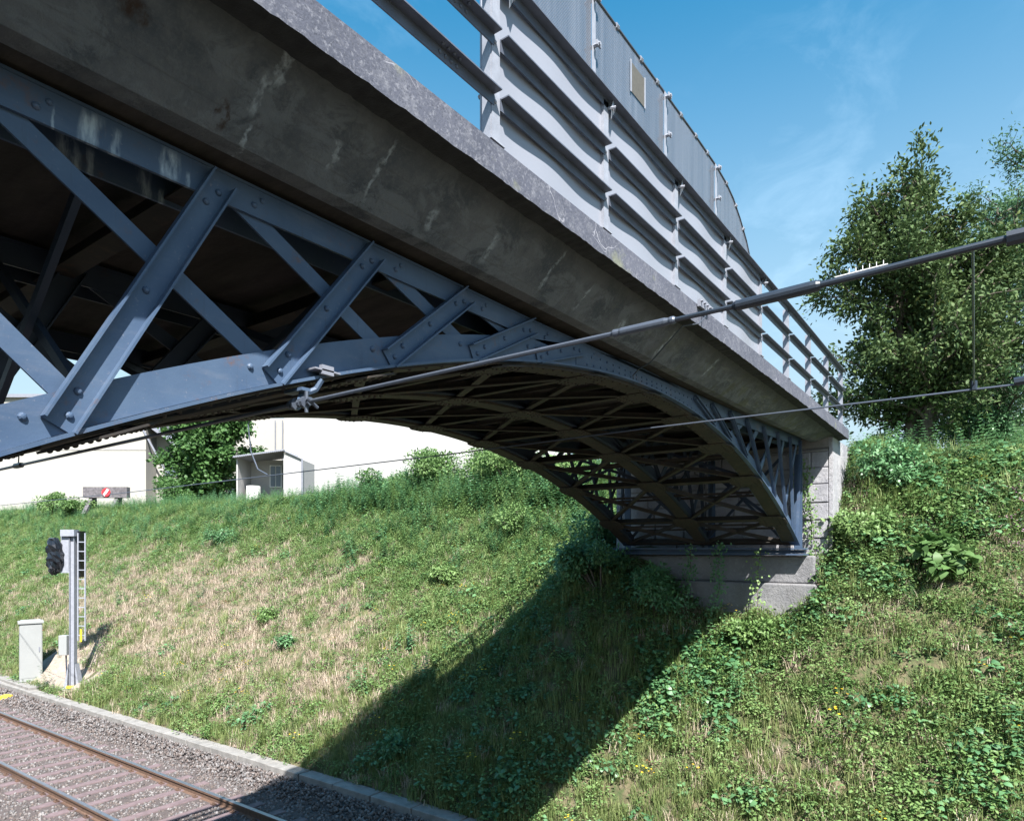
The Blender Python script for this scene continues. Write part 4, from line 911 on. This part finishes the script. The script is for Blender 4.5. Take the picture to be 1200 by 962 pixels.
# ---------------------------------------------------------------- railings, wind panels and wire screens on both edges
def T(side, y): return y if side == 0 else half(y)
posts_u = [2.73 + 1.205 * k for k in range(-4, 9)]
def railing(side):
    g_ = 'near' if side == 0 else 'far'
    root = empty('bridge_railing', (5.2, T(side, 2.15), 2.1), 'grey steel railing of three angle rails on the near edge of the bridge deck' if side == 0 else 'railing on the far edge of the bridge deck, hidden behind the near one', 'railing')
    zt = 3.0
    for k, u in enumerate(posts_u):
        c = camb(u); mb = MB(); w = .032 if k >= 4 and k <= 8 else .026
        def Y(a, b): return (min(T(side, a), T(side, b)), max(T(side, a), T(side, b)))
        y0, y1 = Y(2.10, 2.108); mb.box(u - w, u + w, y0, y1, 2.06 + c, zt - .03 + c)
        for sx in (-1, 1):
            y0, y1 = Y(2.1085, 2.165); mb.box(u + sx * w - .004, u + sx * w + .004, y0, y1, 2.06 + c, zt - .03 + c)
        y0, y1 = Y(2.085, 2.20); mb.box(u - .06, u + .06, y0, y1, 2.098 + c, 2.108 + c)
        for z in (2.31, 2.62): mb.rivet((u - .01, T(side, 2.0995), z + c), (0, -1 if side == 0 else 1, 0), .011)
        mb.build('post', M['galv'], root)
    for zi, z in enumerate((2.345, 2.655, 2.985)):
        for k in range(len(posts_u) - 1):
            a, b = posts_u[k] + .036, posts_u[k + 1] - .018
            if k == 0: a = posts_u[0]
            if zi == 2: a, b = posts_u[k] - .0, posts_u[k + 1] - .001
            ca, cb = camb(a), camb(b); lo, hi = .058, .062
            if b <= posts_u[4]: mt = 'rail_paint'
            else: mt = 'rail_paint'
            yo = 2.045; mb = MB(); y0, y1 = sorted((T(side, yo), T(side, yo + hi)))
            mb.loft([[(u, y0, z + c_), (u, y1, z + c_), (u, y1, z + .007 + c_), (u, y0, z + .007 + c_)] for u, c_ in ((a, ca), (b, cb))])
            y0, y1 = sorted((T(side, yo + hi - .007), T(side, yo + hi)))
            if zi < 2: y0, y1 = sorted((T(side, yo + hi - .010), T(side, yo + hi - .003)))
            mb.loft([[(u, y0, z - lo + c_), (u, y1, z - lo + c_), (u, y1, z - .0005 + c_), (u, y0, z - .0005 + c_)] for u, c_ in ((a, ca), (b, cb))])
            if side == 0 and k in (2, 3) and zi < 2:
                um = b - .42 if zi == 0 else b - .35
                for t in (0, .04, .08, .12): mb.rivet((um + t, T(side, yo + .03), z + camb(um) - .0005), (0, 0, -1), .010); mb.rivet((um + t, T(side, yo + hi - .0105), z - .03 + camb(um)), (0, -1, 0), .010)
            mb.build('rail', M[mt], root)
    # undulating sheet panels behind the rails in four bays
    for k in range(4, 8):
        a, b = posts_u[k] + .032, posts_u[k + 1] - .032; mb = MB(); n_ = 40
        for z0, z1 in ((2.04, 3.02),):
            secs = []
            for i in range(n_ + 1):
                u = a + (b - a) * i / n_; y = 2.121 + .0055 * math.sin(2 * math.pi * (u - a) / .78 + .6) ; c = camb(u)
                yy = sorted((T(side, y), T(side, y + .003))); yt = sorted((T(side, y - .01), T(side, y - .007)))
                secs.append([(u, yy[0] + (0), z0 + c), (u, yy[1], z0 + c), (u, yy[1], z1 + c), (u, yy[0], z1 + c)])
            mb.loft(secs)
        mb.build('sheet_panel', M['sheet'], root)
    return root
railing(0); railing(1)
ms_top = [(2.80, 3.0), (2.83, 3.17), (2.98, 3.42), (3.25, 3.62), (3.62, 3.73), (3.97, 3.76), (4.6, 3.762), (5.2, 3.76), (5.8, 3.755), (6.42, 3.735), (6.70, 3.70), (6.92, 3.64), (7.15, 3.52), (7.38, 3.36), (7.53, 3.20), (7.585, 3.0)]
def topz(u):
    for (a, za), (b, zb_) in zip(ms_top, ms_top[1:]):
        if a <= u <= b: return za + (zb_ - za) * (u - a) / (b - a)
    return 3.0
def screen(side):
    root = empty('wire_screen', (5.2, T(side, 2.20), 3.0), 'grey fine wire mesh screen with rounded ends above the near railing of the bridge' if side == 0 else 'wire mesh screen above the far railing of the bridge', 'screen')
    yb = T(side, 2.212)
    bays = [(2.80, 3.93), (3.97, 5.14), (5.18, 6.36), (6.40, 7.585)]
    for a, b in bays:
        q = sorted(set([a, b] + [u for u, z in ms_top if a < u < b] + list(np.linspace(a, b, 12)))); mb = MB()
        secs = [[(u, yb - .0015, 2.93 + camb(u)), (u, yb + .0015, 2.93 + camb(u)), (u, yb + .0015, topz(u) - .004), (u, yb - .0015, topz(u) - .004)] for u in q]
        mb.loft(secs); mb.build('mesh_panel', M['screen'], root)
    for u in (2.80, 3.95, 5.16, 6.38, 7.60):
        mb = MB(); zt = topz(min(max(u, 2.8), 7.58)) if 2.9 < u < 7.5 else 3.05; yy = T(side, 2.245); mb.tube([(u, yy, 2.08 + camb(u)), (u, yy, zt)], .016, 8)
        yf = T(side, 2.203); y0, y1 = sorted((yf - .003, yf + .003))
        if 2.9 < u < 7.5: mb.box(u - .022, u + .022, y0, y1, 2.98, zt)
        mb.build('screen_post', M['galv'], root)
        mb = MB()
        for z in (zt - .04, 3.40, 3.06, 2.90, 2.45):
            if z < zt: mb.tube([(u, T(side, 2.15), z), (u, T(side, 2.27), z)], .013, 6); mb.box(u - .028, u + .028, *sorted((T(side, 2.160), T(side, 2.172))), z - .016, z + .016)
        # hook strap over the rail post head
        mb.tube([(u + .02, T(side, 2.25), 2.93 + camb(u)), (u + .0, T(side, 2.14), 2.93 + camb(u)), (u + .02, T(side, 2.05), 2.925 + camb(u)), (u + .07, T(side, 2.09), 2.93 + camb(u))], .010, 6)
        mb.add([(u + .005, T(side, 2.07), 2.925 + camb(u)), (u + .055, T(side, 2.07), 2.925 + camb(u)), (u + .03, T(side, 2.09), 2.86 + camb(u)), (u + .03, T(side, 2.07), 3.0 + camb(u))], [(0, 1, 2), (0, 1, 3), (1, 2, 3), (0, 2, 3)])
        mb.build('clamp', M['galv'], root)
    mb = MB(); mb.tube([(u, yb, z) for u, z in ms_top], .011, 7); e = mb.build('edge_pipe', M['cable'], root)
    mb = MB()
    for (u, z) in [(3.1, topz(3.1)), (4.3, topz(4.3)), (4.7, topz(4.7)), (5.0, topz(5)), (5.5, topz(5.5)), (5.85, topz(5.85)), (6.15, topz(6.15)), (6.7, topz(6.7)), (7.0, topz(7.)), (7.25, topz(7.25))]: mb.tube([(u - .018, yb, z), (u + .018, yb, z)], .021, 7)
    mb.build('edge_clip', M['galv'], e)
    if side == 0:
        mb = MB(); y0, y1 = yb - .008, yb - .0045; mb.box(4.52, 4.75, y0, y1, 3.42, 3.64); p_ = mb.build('patch_plate', M['tan'], root)
        for u in (4.515, 4.758):
            mb = MB(); mb.box(u - .008, u + .008, yb - .014, yb - .0085, 3.41, 3.65); mb.build('strip', M['galv'], p_)
screen(0); screen(1)
# ---------------------------------------------------------------- overhead wires
def dirw(a, b, t): return Vector(a).lerp(Vector(b), t)
WA = [(1.95, -7, .80), (1.95, -.05, .73), (1.95, .62, .708), (1.95, 1.01, .703), (1.95, 2.59, .69), (1.95, 6.77, .66), (1.95, 16, .58), (1.95, 45, .6)]
def wa(v):
    for a, b in zip(WA, WA[1:]):
        if a[1] <= v <= b[1]: t = (v - a[1]) / (b[1] - a[1]); return Vector((1.95, v, a[2] + (b[2] - a[2]) * t))
wA = empty('overhead_cable', tuple(wa(1.)), 'thick dark insulated overhead cable with sleeves crossing in front of the bridge', 'cable')
mb = MB(); mb.tube([wa(v) for v in (-7, -3, -.05, .2, .40)], .0092, 10); mb.build('insulated_cable', M['insul'], wA)
mb = MB(); mb.tube([wa(v) for v in (.385, .395, .41, .50, .60, .612, .622)], [.012, .0155, .0165, .0165, .0150, .0155, .011], 12); mb.build('sleeve', M['insul'], wA)
mb = MB(); mb.tube([wa(v) for v in (.62, .70, .805)], .0078, 8); mb.build('bare_cable', M['insul'], wA)
mb = MB(); mb.tube([wa(v) for v in (.80, .806, .815, .822, .835, .92, .985, .992, 1.005, 1.012, 1.02)], [.009, .0125, .0125, .0105, .0135, .0135, .0135, .0115, .013, .013, .009], 12); mb.build('sleeve', M['wire'], wA)
mb = MB(); mb.tube([wa(v) for v in (1.015, 1.6, 2.59)], [.0085, .0088, .0095], 8); mb.build('bare_cable', M['wire'], wA)
mb = MB(); mb.tube([wa(v) for v in (2.72, 4, 6.77, 10, 16, 30, 45)], .011, 7); mb.build('carrier_wire', M['cable'], wA)
mb = MB()
for i in range(6):
    p = wa(.235 + .016 * i); mb.tube([p + Vector((0, 0, .008)), p + Vector((0, 0, .024))], .0010, 5)
mb.tube([wa(.225) + Vector((0, 0, .0115)), wa(.35) + Vector((0, 0, .0115))], .0018, 5); mb.build('bird_spikes', M['wpaint'], wA)
mb = MB(); mb.tube([wa(-.12), wa(-.02)], .018, 8); mb.build('end_clamp', M['insul'], wA)
mb = MB(); p = wa(6.35); mb.tube([p + Vector((0, -.07, 0)), p + Vector((0, .07, 0))], .022, 6); mb.tube([p, p + Vector((-.02, -.10, .23))], .005, 5); mb.build('dropper', M['cable'], wA)
cz = 1.055
wB = empty('contact_wire', (5.7, 5., 1.08), 'thin overhead wire above the railway track passing under the arch', 'wire')
WB = [(5.7, -12, 1.16), (5.7, -.15, 1.12), (5.7, 2.64, 1.11), (5.7, 5, 1.075), (5.7, 13, 1.03), (5.7, 45, 1.1)]
mb = MB(); mb.tube(WB, .0072, 7); mb.build('wire', M['wire'], wB)
mb = MB(); mb.tube([(5.7, -.22, 1.15), (5.7, -.10, 1.14)], .028, 7); mb.build('clamp', M['insul'], wB)
hg = MB(); hg.tube([(5.7, .125, 1.115), (5.7, .125, 1.18)], .02, 6); hg.build('clamp', M['insul'], wB)
mb = MB(); a = wa(.045); mb.tube([a + Vector((0, 0, .0)), Vector((5.7, .125, 1.16))], [.003, .0055], 6); o = mb.build('hanger_rod', M['insul'], org=(5.7, .125, 1.16)); tag(o, 'thin dark hanger joining the thick cable and the thin wire in front of the trees', 'rod')
mb = MB(); mb.tube([(5.5, 6.55, 1.98), (5.55, 7.6, 2.15), (5.62, 8.6, 2.12), (5.68, 9.07, 1.86), (5.7, 9.03, 1.45), (5.7, 8.85, 1.17), (5.7, 8.6, 1.07)], .010, 6); o = mb.build('jumper_cable', M['wire'], org=(5.7, 8.7, 1.07)); tag(o, 'slack grey jumper cable hanging down to the thin wire in front of the porch', 'cable')
# bracket under the arch that holds the thick cable
br = empty('cable_bracket', (2.1, 2.66, .86), 'metal bracket bolted under the arch rib holding the end of the thick cable', 'bracket')
zr = az(2.1)
mb = MB(); mb.box(2.0, 2.15, 2.63, 2.78, zr + .017, zr + .025); mb.box(2.04, 2.11, 2.63, 2.653, zr + .0, zr + .045); mb.build('clamp_plate', M['corr'], br)
mb = MB(); mb.tube([(2.06, 2.66, zr - .02), (2.04, 2.68, zr - .07), (1.97, 2.70, .735), (1.95, 2.68, .70)], .016, 7); mb.box(1.93, 1.98, 2.64, 2.78, .745, .76); mb.build('arm', M['steel'], br)
mb = MB()
for y, r_ in ((2.60, .020), (2.635, .028), (2.67, .020), (2.705, .03), (2.74, .022)): mb.tube([(1.95, y, .690), (1.95, y + .018, .690)], r_, 10)
mb.tube([(1.95, 2.63, .74), (1.95, 2.63, .64)], .009, 6); mb.tube([(1.93, 2.60, .70), (1.99, 2.60, .665)], .008, 6); mb.build('fork', M['wire'], br)
# earthing cable from the coping to the rib
mb = MB(); pts = [(5.62, 2.035, 2.10), (5.60, 2.03, 1.99), (5.50, 2.05, 1.915), (5.44, 2.17, 1.90), (5.45, 2.32, 1.775), (5.47, 2.48, 1.645), (5.50, 2.60, 1.62), (5.54, 2.68, 1.58), (5.56, 2.68, 1.50)]
mb.tube(pts, .006, 6); o = mb.build('earthing_cable', M['cable'], org=(5.5, 2.3, 1.8)); tag(o, 'thin black earthing cable running from the coping down over the concrete to the rib', 'cable')
ec = empty('earthing_clamp', (5.62, 2.1, 2.12), 'pale metal clamp with stubby bolts on top of the coping behind the thick cable', 'clamp')
mb = MB(); mb.box(5.54, 5.76, 2.05, 2.075, 2.08, 2.14)
for x in (5.56, 5.63, 5.70, 5.77): mb.tube([(x, 2.03, 2.125), (x, 2.06, 2.125)], .010, 6)
mb.build('clamp_body', M['corr'], ec)
# ---------------------------------------------------------------- ivy on the abutment
def vine(name, pts, n, label, leaf=.045, spread=.07, seed=1, mat='weed'):
    r = np.random.default_rng(seed); root = empty(name, pts[-1], label, 'climbing plant')
    mb = MB(); mb.tube(pts, [.006] * len(pts), 5); mb.build('stem', M['bark'], root)
    P = np.array(pts); t = r.random(n) * (len(P) - 1); k = np.minimum(t.astype(int), len(P) - 2); f = (t - k)[:, None]
    Q = P[k] * (1 - f) + P[k + 1] * f + r.normal(0, spread, (n, 3)) * np.array([.25, 1, 1]); Q[:, 0] -= .03
    D = r.normal(0, 1, (n, 3)) + np.array([-.3, 0, -.4]); Nn = np.array([-1., -.3, .5]) + r.normal(0, .4, (n, 3)); L_ = leaf * r.uniform(.6, 1.3, n)
    V_, F = leaf_arrays(Q, D, Nn, L_, L_ * .8, r); me = npmesh('leaves', V_ - np.array(pts[-1]), F, M[mat], np.repeat(r.random(n), 6)); link('leaves', me, root)
vine('ivy', [(12.2, 2.62, 1.35), (12.2, 2.70, 1.0), (12.21, 2.60, .75), (12.2, 2.52, .4), (12.1, 2.50, .1), (12.0, 2.42, -.3), (11.8, 2.40, -.8)], 420, 'ivy straggling down the sunlit stone beside the arch foot', seed=81)
vine('ivy', [(12.22, 2.95, .95), (12.2, 2.75, 1.15), (12.2, 2.72, 1.5), (12.2, 2.80, 1.62)], 90, 'small ivy sprig high on the stone under the concrete edge', seed=82)
vine('ivy', [(11.66, 3.95, .05), (11.6, 3.97, -.3), (11.55, 3.92, -.7), (11.3, 4.0, -1.2)], 300, 'hanging ivy strand nearest the sunlit part of the plinth', seed=83, mat='weedD')
vine('ivy', [(11.66, 4.5, .0), (11.6, 4.47, -.4), (11.5, 4.52, -.8), (11.3, 4.5, -1.3)], 260, 'hanging ivy strand in deep shade in the middle of the plinth', seed=84, mat='weedD')
vine('ivy', [(11.66, 3.25, -.05), (11.6, 3.28, -.35), (11.5, 3.26, -.8), (11.3, 3.2, -1.1)], 120, 'thin ivy strand with yellowing leaves under the arch foot', seed=85)
# rubble strip at the crest on the right
mb = MB(); r = random.Random(8)
for i in range(90):
    u = 17.6 + r.uniform(0, .5); v = r.uniform(-3.5, .3); s_ = r.uniform(.05, .14); z = gz(u, v) + r.uniform(0, .12); mb.tube([(u, v, z), (u + s_, v + s_ * .6, z + s_ * .4), (u + s_ * 1.3, v + s_, z)], [s_, s_ * 1.1, s_ * .6], 5)
o = mb.build('rubble', M['quartz']); tag(o, 'pale rubble along the bank crest under the trees', 'rubble', kind='stuff')
